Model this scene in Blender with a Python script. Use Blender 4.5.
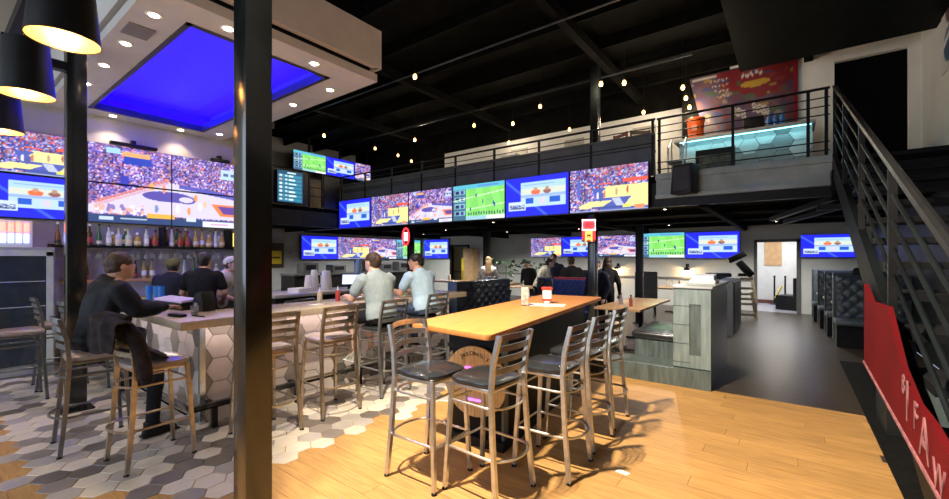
import bpy, bmesh, math, random
import numpy as np
from mathutils import Vector, Matrix, Euler, noise
R = random.Random(7)
PI = math.pi
scn = bpy.context.scene
col = scn.collection
for o in list(bpy.data.objects):
    bpy.data.objects.remove(o, do_unlink=True)

# ------------------------------------------------------------------ camera
EYE = 1.65
PSI = math.radians(36.9)
cam_d = bpy.data.cameras.new('camera')
cam_d.sensor_width = 36.0
cam_d.lens = 36.0 * 421.0 / 949.0
cam_d.shift_y = 7.5 / 949.0
cam_d.clip_start = 0.05
cam = bpy.data.objects.new('camera', cam_d)
cam.location = (0, 0, EYE)
cam.rotation_euler = (PI / 2, 0, PSI)
col.objects.link(cam)
scn.camera = cam

# ------------------------------------------------------------------ world, large lights, exposure
vs = scn.view_settings
vs.view_transform = 'Standard'
vs.look = 'None'
vs.exposure = 0.45
vs.gamma = 1.0
vs.use_curve_mapping = False
w = bpy.data.worlds.new('world')
scn.world = w
w.use_nodes = True
w.node_tree.nodes['Background'].inputs['Color'].default_value = (0.62, 0.76, 1.0, 1)
w.node_tree.nodes['Background'].inputs['Strength'].default_value = 1.0


# scratch scene used only to evaluate modifiers and text quickly
SCR = bpy.data.scenes.new('scratch')


def evaluated(o):
    SCR.collection.objects.link(o)
    vl = SCR.view_layers[0]
    vl.update()
    dg = vl.depsgraph
    dg.update()
    me = bpy.data.meshes.new_from_object(o.evaluated_get(dg))
    bpy.data.objects.remove(o, do_unlink=True)
    return me


def light(name, kind, loc, energy, color=(1, 1, 1), size=0.1, rot=None, aim=None, spot=None, blend=0.5, size_y=None, parent=None):
    d = bpy.data.lights.new(name, kind)
    d.energy = energy
    d.color = color
    if kind == 'AREA':
        d.shape = 'RECTANGLE'
        d.size = size
        d.size_y = size_y or size
    else:
        d.shadow_soft_size = size
    if kind == 'SPOT':
        d.spot_size = math.radians(spot or 90)
        d.spot_blend = blend
    o = bpy.data.objects.new(name, d)
    o.location = loc
    if aim is not None:
        o.rotation_euler = (Vector(aim) - Vector(loc)).to_track_quat('-Z', 'Y').to_euler()
    elif rot is not None:
        o.rotation_euler = rot
    col.objects.link(o)
    if parent:
        o.parent = parent
    return o


# daylight coming in through the shop windows of the front wall behind the camera
for wx, ww in ((-7.0, 3.2), (-3.2, 3.2)):
    light('daylight', 'AREA', (wx, -2.95, 2.5), 19 * ww, (0.80, 0.90, 1.0), ww, rot=(PI / 2, 0, 0), size_y=3.7)


# ------------------------------------------------------------------ helpers
class MB:
    """collects shapes; build() links them as ONE mesh object"""
    def __init__(s):
        s.v = []
        s.f = []

    def add(s, vs_, fs_):
        k = len(s.v)
        s.v += [tuple(p) for p in vs_]
        s.f += [tuple(i + k for i in q) for q in fs_]
        return s

    def box(s, c, d, rz=0.0, rot=None):
        hx, hy, hz = d[0] / 2, d[1] / 2, d[2] / 2
        m = (Euler(rot) if rot else Euler((0, 0, rz))).to_matrix()
        c = Vector(c)
        vs_ = [c + m @ Vector((x * hx, y * hy, z * hz)) for z in (-1, 1) for y in (-1, 1) for x in (-1, 1)]
        return s.add(vs_, [(0, 2, 3, 1), (4, 5, 7, 6), (0, 1, 5, 4), (2, 6, 7, 3), (0, 4, 6, 2), (1, 3, 7, 5)])

    def b2(s, a, b):
        return s.box([(a[i] + b[i]) / 2 for i in range(3)], [abs(b[i] - a[i]) for i in range(3)])

    def tube(s, pts, r, n=8, closed=False, sq=False):
        pts = [Vector(p) for p in pts]
        N = len(pts)
        rs = r if isinstance(r, (list, tuple)) else [r] * N
        up = None
        vs_ = []
        for i, p in enumerate(pts):
            if closed:
                t = pts[(i + 1) % N] - pts[i - 1]
            else:
                t = pts[min(i + 1, N - 1)] - pts[max(i - 1, 0)]
            t = t.normalized() if t.length > 1e-9 else Vector((0, 0, 1))
            if up is None:
                up = Vector((0, 0, 1)) if abs(t.z) < 0.9 else Vector((1, 0, 0))
            a = up - t * up.dot(t)
            if a.length < 1e-6:
                a = t.orthogonal()
            a.normalize()
            up = a
            b = t.cross(a)
            for k in range(n):
                g = 2 * PI * (k + (0.5 if sq else 0)) / n
                q = math.sqrt(2) if sq else 1
                vs_.append(p + (a * math.cos(g) + b * math.sin(g)) * rs[i] * q)
        fs_ = []
        for i in range(N if closed else N - 1):
            j = (i + 1) % N
            for k in range(n):
                l = (k + 1) % n
                fs_.append((i * n + k, i * n + l, j * n + l, j * n + k))
        if not closed:
            fs_.append(tuple(range(n - 1, -1, -1)))
            fs_.append(tuple((N - 1) * n + k for k in range(n)))
        return s.add(vs_, fs_)

    def bar(s, p, q, w_, h_=None):
        """rectangular bar from p to q, w_ sideways, h_ upward"""
        p, q = Vector(p), Vector(q)
        h_ = h_ or w_
        t = (q - p).normalized()
        u = Vector((0, 0, 1)) if abs(t.z) < 0.95 else Vector((0, 1, 0))
        a = t.cross(u).normalized()
        b = a.cross(t)
        vs_ = [e + a * x * w_ / 2 + b * z * h_ / 2 for e in (p, q) for x, z in ((-1, -1), (1, -1), (1, 1), (-1, 1))]
        return s.add(vs_, [(0, 3, 2, 1), (4, 5, 6, 7), (0, 1, 5, 4), (1, 2, 6, 5), (2, 3, 7, 6), (3, 0, 4, 7)])

    def lathe(s, prof, n=16, c=(0, 0, 0), sx=1.0, sy=1.0):
        vs_, fs_ = [], []
        for r, z in prof:
            for k in range(n):
                g = 2 * PI * k / n
                vs_.append((c[0] + r * sx * math.cos(g), c[1] + r * sy * math.sin(g), c[2] + z))
        for i in range(len(prof) - 1):
            for k in range(n):
                l = (k + 1) % n
                fs_.append((i * n + k, i * n + l, (i + 1) * n + l, (i + 1) * n + k))
        fs_.append(tuple(range(n - 1, -1, -1)))
        fs_.append(tuple((len(prof) - 1) * n + k for k in range(n)))
        return s.add(vs_, fs_)

    def prism(s, poly, a, b, axis='z'):
        """extrude a 2D polygon between a and b along an axis"""
        def P(u, v_, t):
            return {'z': (u, v_, t), 'x': (t, u, v_), 'y': (u, t, v_)}[axis]
        n = len(poly)
        vs_ = [P(u, v_, a) for u, v_ in poly] + [P(u, v_, b) for u, v_ in poly]
        fs_ = [tuple(range(n - 1, -1, -1)), tuple(range(n, 2 * n))]
        fs_ += [(i, (i + 1) % n, n + (i + 1) % n, n + i) for i in range(n)]
        return s.add(vs_, fs_)

    def ball(s, c, r, n=12, m=8):
        rr = r if isinstance(r, (tuple, list)) else (r, r, r)
        vs_, fs_ = [], []
        for i in range(m + 1):
            t = PI * i / m
            for k in range(n):
                g = 2 * PI * k / n
                vs_.append((c[0] + rr[0] * math.sin(t) * math.cos(g), c[1] + rr[1] * math.sin(t) * math.sin(g), c[2] - rr[2] * math.cos(t)))
        for i in range(m):
            for k in range(n):
                l = (k + 1) % n
                fs_.append((i * n + k, i * n + l, (i + 1) * n + l, (i + 1) * n + k))
        return s.add(vs_, fs_)

    def sheet(s, fn, nu, nv):
        vs_ = [fn(i / nu, j / nv) for j in range(nv + 1) for i in range(nu + 1)]
        fs_ = [(j * (nu + 1) + i, j * (nu + 1) + i + 1, (j + 1) * (nu + 1) + i + 1, (j + 1) * (nu + 1) + i) for j in range(nv) for i in range(nu)]
        return s.add(vs_, fs_)

    def mesh(s, name, m, bevel=0, seg=2, solid=0):
        me = bpy.data.meshes.new(name)
        bm = bmesh.new()
        vv = [bm.verts.new(p) for p in s.v]
        for q in s.f:
            try:
                bm.faces.new([vv[i] for i in q])
            except ValueError:
                pass
        bmesh.ops.remove_doubles(bm, verts=bm.verts, dist=1e-6)
        bmesh.ops.recalc_face_normals(bm, faces=bm.faces)
        if solid:
            bmesh.ops.solidify(bm, geom=bm.faces[:], thickness=solid)
        if bevel:
            es = [e for e in bm.edges if len(e.link_faces) == 2 and e.calc_face_angle(0) > 0.6]
            bmesh.ops.bevel(bm, geom=es, offset=bevel, segments=seg, profile=0.6, affect='EDGES', clamp_overlap=True)
        bm.to_mesh(me)
        bm.free()
        me.polygons.foreach_set('use_smooth', [True] * len(me.polygons))
        me.set_sharp_from_angle(angle=math.radians(38))
        if m:
            me.materials.append(m)
        return me

    def build(s, name, m, parent=None, bevel=0, seg=2, loc=None, solid=0):
        return link(name, s.mesh(name, m, bevel, seg, solid), parent, loc)


def link(name, me, parent=None, loc=None, rz=0):
    o = bpy.data.objects.new(name, me)
    col.objects.link(o)
    if parent:
        o.parent = parent
    if loc:
        o.location = loc
    if rz:
        o.rotation_euler = (0, 0, rz)
    return o


def tag(o, label=None, cat=None, group=None, kind=None):
    if label:
        o['label'] = label
    if cat:
        o['category'] = cat
    if group:
        o['group'] = group
    if kind:
        o['kind'] = kind
    return o


def thing(name, label, cat, loc=(0, 0, 0), rz=0, group=None):
    o = bpy.data.objects.new(name, None)
    o.empty_display_size = 0.1
    col.objects.link(o)
    o.location = loc
    o.rotation_euler = (0, 0, rz)
    return tag(o, label, cat, group)


KIDS = {}


def dup(o, parent=None, loc=None, rz=None, label=None, group=None):
    c = o.copy()
    col.objects.link(c)
    if parent:
        c.parent = parent
    if loc is not None:
        c.location = loc
    if rz is not None:
        c.rotation_euler = (0, 0, rz)
    if label:
        c['label'] = label
    if group:
        c['group'] = group
    for ch in list(o.children):
        dup(ch, c)
    return c


# ------------------------------------------------------------------ materials
MATS = {}


def mat(name, c, rough=0.6, metal=0.0, var=0.08, scale=6.0, bump=0.0, emit=0.0, spec=0.5, stretch=None, rand=0.0, coat=0.0, alpha=1.0, trans=0.0, c2=None):
    if name in MATS:
        return MATS[name]
    m = bpy.data.materials.new(name)
    m.use_nodes = True
    nt = m.node_tree
    N, L = nt.nodes, nt.links
    b = N['Principled BSDF']
    b.inputs['Roughness'].default_value = rough
    b.inputs['Metallic'].default_value = metal
    b.inputs['Specular IOR Level'].default_value = spec
    b.inputs['Coat Weight'].default_value = coat
    b.inputs['Coat Roughness'].default_value = 0.12
    b.inputs['Alpha'].default_value = alpha
    b.inputs['Transmission Weight'].default_value = trans
    tc = N.new('ShaderNodeTexCoord')
    mp = N.new('ShaderNodeMapping')
    if stretch:
        mp.inputs['Scale'].default_value = stretch
    L.new(tc.outputs['Object'], mp.inputs['Vector'])
    nz = N.new('ShaderNodeTexNoise')
    nz.inputs['Scale'].default_value = scale
    nz.inputs['Detail'].default_value = 5
    L.new(mp.outputs['Vector'], nz.inputs['Vector'])
    oi = N.new('ShaderNodeObjectInfo')
    if rand:
        ad = N.new('ShaderNodeVectorMath')
        ad.operation = 'MULTIPLY_ADD'
        ad.inputs[1].default_value = (37, 53, 11)
        L.new(oi.outputs['Random'], ad.inputs[0])
        L.new(mp.outputs['Vector'], ad.inputs[2])
        L.new(ad.outputs[0], nz.inputs['Vector'])
    rp = N.new('ShaderNodeValToRGB')
    cd = c2 or [x * (1 - 2.2 * var) for x in c]
    ch = [min(1, x * (1 + 1.4 * var)) for x in c]
    rp.color_ramp.elements[0].position = 0.28
    rp.color_ramp.elements[1].position = 0.72
    rp.color_ramp.elements[0].color = (*cd, 1)
    rp.color_ramp.elements[1].color = (*ch, 1)
    L.new(nz.outputs['Fac'], rp.inputs['Fac'])
    out = rp.outputs['Color']
    if rand:
        hs = N.new('ShaderNodeHueSaturation')
        mr = N.new('ShaderNodeMapRange')
        mr.inputs['To Min'].default_value = 1 - rand
        mr.inputs['To Max'].default_value = 1 + rand
        L.new(oi.outputs['Random'], mr.inputs['Value'])
        L.new(mr.outputs[0], hs.inputs['Value'])
        L.new(out, hs.inputs['Color'])
        out = hs.outputs['Color']
    L.new(out, b.inputs['Base Color'])
    if bump:
        bp = N.new('ShaderNodeBump')
        bp.inputs['Strength'].default_value = bump
        bp.inputs['Distance'].default_value = 0.01
        L.new(nz.outputs['Fac'], bp.inputs['Height'])
        L.new(bp.outputs['Normal'], b.inputs['Normal'])
    if emit:
        L.new(out, b.inputs['Emission Color'])
        b.inputs['Emission Strength'].default_value = emit
    MATS[name] = m
    return m


def glow(name, c, strength):
    if name in MATS:
        return MATS[name]
    m = bpy.data.materials.new(name)
    m.use_nodes = True
    N = m.node_tree.nodes
    b = N['Principled BSDF']
    b.inputs['Base Color'].default_value = (*[min(x, .8) for x in c], 1)
    b.inputs['Emission Color'].default_value = (*c, 1)
    b.inputs['Emission Strength'].default_value = strength
    MATS[name] = m
    return m


def painted(name, emit=0.0, rough=0.5):
    """flat print: colour attribute 'print' shown as picture (screen when emit > 0)"""
    if name in MATS:
        return MATS[name]
    m = bpy.data.materials.new(name)
    m.use_nodes = True
    N, L = m.node_tree.nodes, m.node_tree.links
    b = N['Principled BSDF']
    b.inputs['Roughness'].default_value = rough
    a = N.new('ShaderNodeVertexColor')
    a.layer_name = 'print'
    if emit:
        b.inputs['Base Color'].default_value = (0.01, 0.01, 0.012, 1)
        L.new(a.outputs['Color'], b.inputs['Emission Color'])
        b.inputs['Emission Strength'].default_value = emit
    else:
        L.new(a.outputs['Color'], b.inputs['Base Color'])
    MATS[name] = m
    return m


OAK = mat('oak_plank', (0.45, 0.245, 0.082), 0.55, var=0.12, scale=3.5, stretch=(1.2, 14, 1), rand=0.10, coat=0.0, spec=0.3)
OAKB = mat('oak_floor_base', (0.40, 0.235, 0.09), 0.4, var=0.13, scale=3, stretch=(1, 12, 1))
DARKFLOOR = mat('dark_wood_floor', (0.050, 0.038, 0.028), 0.36, var=0.2, scale=2.5, stretch=(1, 9, 1), coat=0.08)
BLACK = mat('black_paint', (0.010, 0.010, 0.011), 0.45, var=0.15, spec=0.25)
CEILBLACK = mat('black_ceiling', (0.006, 0.006, 0.005), 0.85, var=0.2, spec=0.05)
GLOSSBLACK = mat('gloss_black_steel', (0.010, 0.012, 0.012), 0.2, var=0.1, coat=0.4)
DKGREY = mat('dark_grey_panel', (0.085, 0.09, 0.096), 0.45, var=0.12, scale=3)
FASCIA = mat('grey_fascia', (0.38, 0.44, 0.42), 0.45, var=0.18, scale=2)
STEEL = mat('brushed_steel', (0.60, 0.61, 0.62), 0.30, 0.92, var=0.08, scale=20)
BRONZE = mat('worn_steel', (0.46, 0.40, 0.31), 0.33, 0.9, var=0.12, scale=16)
GUNMETAL = mat('dark_steel', (0.20, 0.215, 0.23), 0.35, 0.85, var=0.1, scale=20)
VINYL = mat('black_vinyl', (0.018, 0.020, 0.024), 0.27, var=0.1, scale=10, coat=0.25)
NAVY = mat('navy_vinyl', (0.022, 0.030, 0.048), 0.33, var=0.12, scale=8, coat=0.2)
WHITE = mat('white_paint', (0.72, 0.70, 0.66), 0.55, var=0.03)
SOFFIT = mat('soffit_paint', (0.70, 0.66, 0.60), 0.6, var=0.03)
WALLW = mat('far_wall_paint', (0.62, 0.64, 0.62), 0.6, var=0.04, scale=2)
WALLG = mat('grey_wall_paint', (0.40, 0.41, 0.41), 0.6, var=0.05, scale=2)
BEIGE = mat('beige_wall_paint', (0.52, 0.46, 0.37), 0.65, var=0.05, scale=2)
CREAM = mat('cream_wall_paint', (0.86, 0.85, 0.78), 0.6, var=0.04, scale=2)
BARTOP = mat('bar_quartz', (0.58, 0.47, 0.35), 0.22, var=0.05, scale=30, coat=0.3)
TOPOAK = mat('butcher_block', (0.60, 0.245, 0.065), 0.42, var=0.08, scale=4, stretch=(9, 1, 4), coat=0.08, spec=0.3)
TABLEWOOD = mat('table_wood', (0.46, 0.27, 0.13), 0.3, var=0.1, scale=4, stretch=(7, 1, 4), coat=0.3)
GREYWOOD = mat('grey_stained_wood', (0.095, 0.125, 0.125), 0.35, var=0.2, scale=3, stretch=(8, 8, 1), coat=0.15)
PLASTICW = mat('white_plastic', (0.78, 0.78, 0.76), 0.4, var=0.03)
T1 = mat('tile_cream', (0.62, 0.54, 0.44), 0.3, var=0.04, rand=0.06)
T2 = mat('tile_light_grey', (0.40, 0.36, 0.32), 0.3, var=0.05, rand=0.06)
T3 = mat('tile_taupe', (0.15, 0.125, 0.105), 0.32, var=0.06, rand=0.08)
T4 = mat('tile_warm_grey', (0.24, 0.205, 0.175), 0.32, var=0.06, rand=0.08)
GROUT = mat('grout', (0.16, 0.15, 0.14), 0.8, var=0.1)
GLASS = mat('clear_glass', (0.9, 0.93, 0.95), 0.05, var=0.0, trans=0.92)
RED = mat('red_enamel', (0.095, 0.002, 0.004), 0.7, var=0.12, scale=3, spec=0.12)


def hexmesh(name, rad, thick, m, flat='x'):
    """hexagon tile; flat='x': flat edges face +-x (points along y)"""
    off = PI / 6 if flat == 'x' else 0.0
    b = MB()
    p0 = [(rad * math.cos(off + k * PI / 3), rad * math.sin(off + k * PI / 3)) for k in range(6)]
    q = 1 - 0.004 / rad
    n = 6
    vs_ = [(x, y, 0) for x, y in p0] + [(x, y, thick * .6) for x, y in p0] + [(x * q, y * q, thick) for x, y in p0]
    fs_ = [(i, (i + 1) % n, n + (i + 1) % n, n + i) for i in range(n)]
    fs_ += [(n + i, n + (i + 1) % n, 2 * n + (i + 1) % n, 2 * n + i) for i in range(n)]
    fs_ += [tuple(range(2 * n, 3 * n))]
    b.add(vs_, fs_)
    return b.mesh(name, m)


def wallbox(name, a, b, m, parent=None, label=None):
    o = MB().b2(a, b).build(name, m, parent)
    if not parent:
        tag(o, label, kind='structure')
    return o

# ------------------------------------------------------------------ the setting
XR, YB, ZC = 1.75, 15.5, 5.70          # right wall, far wall, roof height
XL, XBAR, YBAR = -13.9, -9.05, 4.15    # left wall, wall behind the bar, where that wall ends
YM, ZM0, ZM1 = 7.70, 2.62, 3.05        # mezzanine front, underside, floor
fl = MB().b2((XL, -3, -0.12), (XR, YB + 3, -0.006)).build('floor', DARKFLOOR)
tag(fl, 'dark wood floor of the bar', kind='structure')

# hexagon tile field around the bar, ragged against the oak boards
HF = 0.20
HR = HF / math.sqrt(3)
tiles = []
for j in range(-2, 60):
    for i in range(-50, 2):
        x = -3.42 + (i + (0.5 if j % 2 else 0)) * HF
        y = 0.62 + j * 1.5 * HR
        edge = -3.28 + 0.12 * math.sin(j * 1.9) + (0.10 if (j % 3 == 0) else 0)
        near = 0.50 + 0.10 * math.sin(i * 2.3) + max(0, (x + 4.1) * 0.75)
        if x > edge or x < -8.9 or y > 7.6 or y < near:
            continue
        if -8.9 < x < -4.75 and y > 1.75:
            continue
        tiles.append((x, y))
tilemats = [T1, T1, T2, T3, T4, T3, T2]
hm = [hexmesh('tile', HR - 0.003, 0.010, m) for m in (T1, T2, T3, T4)]
tiles.sort(key=lambda p: (-math.sin(PSI) * p[0] + math.cos(PSI) * p[1]))
vis = [p for p in tiles if True]
far = MB()
for k, (x, y) in enumerate(vis):
    me = hm[R.choice([0, 0, 1, 1, 2, 3, 2, 0])]
    if k < 300:
        link('tile', me, fl, (x, y, -0.006))
    else:
        p0 = [(x + (HR - .003) * math.cos(PI / 6 + q * PI / 3), y + (HR - .003) * math.sin(PI / 6 + q * PI / 3)) for q in range(6)]
        far.prism(p0, -0.006, 0.004)
if len(vis) > 300:
    tag(far.build('floor_tiles', T2, fl), kind='stuff')
MB().b2((-8.95, 0.55, -0.0055), (-4.0, 1.9, -0.003)).b2((-4.9, 0.9, -0.0055), (-3.5, 7.7, -0.003)).build('grout_bed', GROUT, fl)


def inhex(x, y):
    return (x < -3.55 and y > 0.85 + max(0, (x + 4.1) * 0.75)) or (x < -4.2 and y > .85)


# oak boards, running across the room
PW = 0.165
plank_mesh = {}
np_ = 0
yy = -0.6
row = 0
rest = MB()
while yy < 5.93 - 0.01:
    wv = min(PW, 5.93 - yy)
    x = -9.0 + R.uniform(-1.6, 0)
    while x < 0.62:
        ln = R.choice([1.2, 1.6, 2.0, 2.4])
        x0, x1 = max(x, -9.0), min(x + ln, 0.62)
        x += ln
        if x1 - x0 < 0.03:
            continue
        yc = yy + wv / 2
        if inhex(x0, yc):                      # cut the board where it runs in under the tile
            e = -3.55 if yc > 1.2 else -4.2
            if x1 < e:
                continue
            x0 = e
        if x1 - x0 < 0.03:
            continue
        key = (round(x1 - x0, 2), round(wv, 3))
        if key not in plank_mesh:
            l_, w_ = (x1 - x0) / 2 - .0004, wv / 2 - .0006
            plank_mesh[key] = MB().add([(-l_, -w_, -.006), (l_, -w_, -.006), (l_, w_, -.006), (-l_, w_, -.006),
                                        (-l_ + .001, -w_ + .001, 0), (l_ - .001, -w_ + .001, 0), (l_ - .001, w_ - .001, 0), (-l_ + .001, w_ - .001, 0)],
                                       [(4, 5, 6, 7), (0, 1, 5, 4), (1, 2, 6, 5), (2, 3, 7, 6), (3, 0, 4, 7)]).mesh('plank', OAK)
        link('plank', plank_mesh[key], fl, ((x0 + x1) / 2, yc, 0))
        np_ += 1
    yy += wv
    row += 1
MB().b2((-9.0, -3, -0.0058), (XR, -0.6, 0)).build('board_strip', OAKB, fl)

# walls
wb = thing('wall_back', None, None)
tag(wb, 'pale far wall with a doorway', kind='structure')
for a, b in (((XL, YB, 0), (-0.86, YB + .15, ZM0)), ((0.20, YB, 0), (XR, YB + .15, ZM0)), ((-0.86, YB, 2.12), (0.20, YB + .15, ZM0))):
    MB().b2(a, b).build('wall_panel', WALLW, wb)
MB().b2((-0.90, YB - .03, 0), (-0.82, YB + .17, 2.16)).b2((0.14, YB - .03, 0), (0.24, YB + .17, 2.16)).b2((-0.9, YB - .03, 2.10), (.24, YB + .17, 2.18)).build('door_frame', mat('door_frame_grey', (.12, .12, .12), .4), wb)
MB().b2((XL, YB - .04, .92), (-0.9, YB, .98)).build('chair_rail', mat('rail_grey', (.22, .22, .21), .5), wb)
# corridor beyond the doorway
wallbox('wall_corridor', (-3, YB + 2.9, 0), (3, YB + 3.05, ZM0), WHITE, label='white corridor wall beyond the doorway')
MB().b2((-0.75, YB + 2.86, 1.35), (-0.25, YB + 2.9, 2.3)).build('board', mat('tan_board', (.55, .33, .15), .6), bpy.data.objects['wall_corridor'])
MB().b2((-3, YB + 2.87, 0), (3, YB + 2.9, .12)).build('skirting', mat('brown_skirting', (.16, .05, .035), .5), bpy.data.objects['wall_corridor'])
wallbox('wall_corridor_side', (1.3, YB + .15, 0), (1.45, YB + 2.9, ZM0), WHITE, label='corridor side wall')
wallbox('floor_corridor', (-3, YB + .0, -.006), (3, YB + 3, 0.0), mat('corridor_floor', (.42, .41, .46), .2, var=.05), label='pale polished corridor floor')
wallbox('ceiling_corridor', (-3, YB + .15, ZM0), (3, YB + 3, ZM0 + .1), WHITE, label='white corridor ceiling')

wallbox('wall_right', (XR, -3, 0), (XR + .15, YB, 3.06), mat('dark_wainscot', (.018, .024, .023), .5, var=.2), label='dark lower right wall along the stairs')
wallbox('wall_right_upper', (XR, -3, 3.06), (XR + .15, YB, ZC), WALLW, bpy.data.objects['wall_right'])
wallbox('wall_left', (XL - .15, YBAR, 0), (XL, YB, ZC), WALLG, label='grey left wall carrying a row of televisions')
wallbox('wall_bar', (XBAR - .15, -3, 0), (XBAR, YBAR, ZC), BEIGE, label='beige wall behind the bar')
wallbox('wall_bar_return', (XL, YBAR - .15, 0), (XBAR - .15, YBAR, ZC), BEIGE, label='return of the wall behind the bar')
wf = thing('wall_front', None, None)
tag(wf, 'front wall with shop windows behind the viewer', kind='structure')
xs = [(-9.05, -8.6), (-5.4, -4.8), (-1.6, 1.75)]
for a, b in xs:
    MB().b2((a, -3.15, 0), (b, -3, ZC)).build('wall_panel', WALLG, wf)
for a, b in ((-8.6, -5.4), (-4.8, -1.6)):
    MB().b2((a, -3.15, 0), (b, -3, .6)).b2((a, -3.15, 4.4), (b, -3, ZC)).build('wall_panel', WALLG, wf)
    MB().b2((a, -3.1, .6), (b, -3.04, .68)).b2((a, -3.1, 4.32), (b, -3.04, 4.4)).b2((a, -3.1, 2.8), (b, -3.04, 2.86)).b2(((a + b) / 2 - .03, -3.1, .6), ((a + b) / 2 + .03, -3.04, 4.4)).build('window_frame', BLACK, wf)

cl = MB().b2((XL, -3, ZC), (XR, YB, ZC + .12)).build('ceiling', CEILBLACK)
tag(cl, 'black painted open ceiling', kind='structure')
for k in range(11):
    y = -1.2 + k * 1.1
    MB().b2((XL, y, ZC - .22), (XR, y + .07, ZC)).build('joist', CEILBLACK, cl)
for x in (-9.6, -6.6, -2.95, .2):
    MB().b2((x, -3, ZC - .38), (x + .14, 10.5, ZC - .22)).build('beam', CEILBLACK, cl)
MB().tube([(-1.6, -2, 5.46), (-1.6, 3.5, 5.46)], .2, 16).build('duct', mat('black_duct', (.008, .009, .008), .5, var=.1, spec=.1), cl)
MB().b2((-.75, 1.0, 5.08), (XR, 9.2, ZC)).build('bulkhead', mat('bulkhead_black', (.006, .008, .007), .7, var=.15, spec=.1), cl)
for k, (y0, z0) in enumerate(((6.0, 5.3), (8.3, 5.25))):
    MB().tube([(-10.5, y0, z0), (-1.4, y0, z0)], .018, 6).build('conduit', GUNMETAL, cl)

# mezzanine slab, L-shaped
mz = thing('floor_mezzanine', None, None)
tag(mz, 'mezzanine deck over the rear of the room', kind='structure')
MB().b2((XL, YM, ZM0), (XR, YB, ZM1 - .01)).build('deck', CEILBLACK, mz)
MB().b2((XL, YBAR, ZM0), (-10.75, YM, ZM1 - .01)).build('deck', CEILBLACK, mz)
MB().b2((-13.9, YM - .05, ZM0 - .12), (.46, YM + .05, ZM0 + .30)).build('edge_beam', BLACK, mz)
MB().b2((-1.84, YM - .07, ZM0 + .02), (.46, YM - .05, ZM1 + .02)).build('fascia', FASCIA, mz)
MB().b2((-1.84, YM - .13, ZM1 - .09), (.46, YM - .07, ZM1 - .02)).b2((-1.84, YM - .13, ZM0 + .02), (.46, YM - .07, ZM0 + .08)).build('channel_flange', FASCIA, mz)
MB().b2((-10.75, YBAR, ZM0 - .12), (-10.65, YM, ZM0 + .3)).build('edge_beam', BLACK, mz)
for k in range(5):
    MB().b2((-12.8 + k * 2.9, YM, ZM0 - .16), (-12.68 + k * 2.9, YB, ZM0)).build('joist', CEILBLACK, mz)
for k in range(3):
    MB().b2((XL, 9.6 + k * 2.0, ZM0 - .10), (XR, 9.7 + k * 2.0, ZM0)).build('joist', CEILBLACK, mz)
MB().b2((.3, YM + .05, 2.32), (1.2, YM + .13, 2.40)).bar((-.3, 10.2, 2.40), (.5, 7.9, 2.5), .08).bar((-.1, 11.2, 2.4), (.9, 8.5, 2.5), .08).build('brace', BLACK, mz)
tag(MB().b2((XL, YM - .04, ZM0 + .30), (-10.68, YM + .04, ZM1)).build('edge_board', BLACK, mz))

# upper level walls
wu = thing('wall_upper', None, None)
tag(wu, 'upper level rear wall above the mezzanine', kind='structure')
MB().b2((-9.2, 10.6, ZM1), (-1.9, 10.72, 5.08)).build('wall_panel', CREAM, wu)
MB().b2((XL, 10.6, 5.08), (-1.9, 10.72, ZC)).b2((XL, 10.6, ZM1), (-9.2, 10.72, 5.08)).build('wall_panel', CEILBLACK, wu)
MB().b2((-1.9, 10.1, ZM1), (-1.0, 10.22, ZC)).build('wall_panel', CEILBLACK, wu)
MB().b2((-1.0, 10.1, ZM1), (.64, 10.22, ZC)).b2((1.60, 10.1, ZM1), (XR, 10.22, ZC)).b2((.64, 10.1, 5.22), (1.60, 10.22, ZC)).build('wall_panel', CREAM, wu)
MB().b2((.62, 10.24, ZM1), (1.62, 10.30, 5.24)).build('black_door', mat('door_black', (.003, .003, .003), .7, spec=.05), wu)
for x in (-3.1, -4.9, -6.6):
    MB().b2((x, 10.58, 4.62), (x + .55, 10.6, 4.8)).build('air_vent', mat('vent_cream', (.45, .43, .37), .6), wu)

# bar soffit with the blue tray
sf = thing('ceiling_soffit', None, None)
tag(sf, 'white ceiling soffit over the bar with blue tray', kind='structure')
SX0, SX1, SY0, SY1, SZ = -9.03, -4.35, 1.20, 3.66, 3.95
HX0, HX1, HY0, HY1 = -8.62, -4.72, 1.60, 3.20
MB().b2((SX0, SY0, SZ), (SX1, HY0, SZ + .10)).b2((SX0, HY1, SZ), (SX1, SY1, SZ + .10)).b2((SX0, HY0, SZ), (HX0, HY1, SZ + .10)).b2((HX1, HY0, SZ), (SX1, HY1, SZ + .10)).build('tray_border', SOFFIT, sf)
MB().b2((SX0, SY0 + .07, SZ + .10), (SX1 - .07, SY0 + .14, SZ + .2)).b2((SX0, SY1 - .14, SZ + .10), (SX1 - .07, SY1 - .07, SZ + .2)).b2((SX1 - .14, SY0 + .07, SZ + .1), (SX1 - .07, SY1 - .07, SZ + .2)).build('shadow_gap', BLACK, sf)
MB().b2((SX0, SY0 - .02, SZ + .17), (SX1 + .04, SY0 + .06, 4.62)).b2((SX0, SY1 - .04, SZ + .17), (SX1 + .04, SY1 + .04, 4.62)).b2((SX1 - .04, SY0, SZ + .17), (SX1 + .04, SY1, 4.62)).build('soffit_face', SOFFIT, sf)
MB().b2((SX0, SY0, 4.56), (SX1, SY1, 4.62)).build('soffit_top', CEILBLACK, sf)
fr = .05
MB().b2((HX0 - .0, HY0, SZ - .012), (HX0 + fr, HY1, SZ + .10)).b2((HX1 - fr, HY0, SZ - .012), (HX1, HY1, SZ + .10)).b2((HX0, HY0, SZ - .012), (HX1, HY0 + fr, SZ + .10)).b2((HX0, HY1 - fr, SZ - .012), (HX1, HY1, SZ + .10)).build('tray_trim', mat('brown_trim', (.05, .04, .045), .5), sf)
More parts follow.
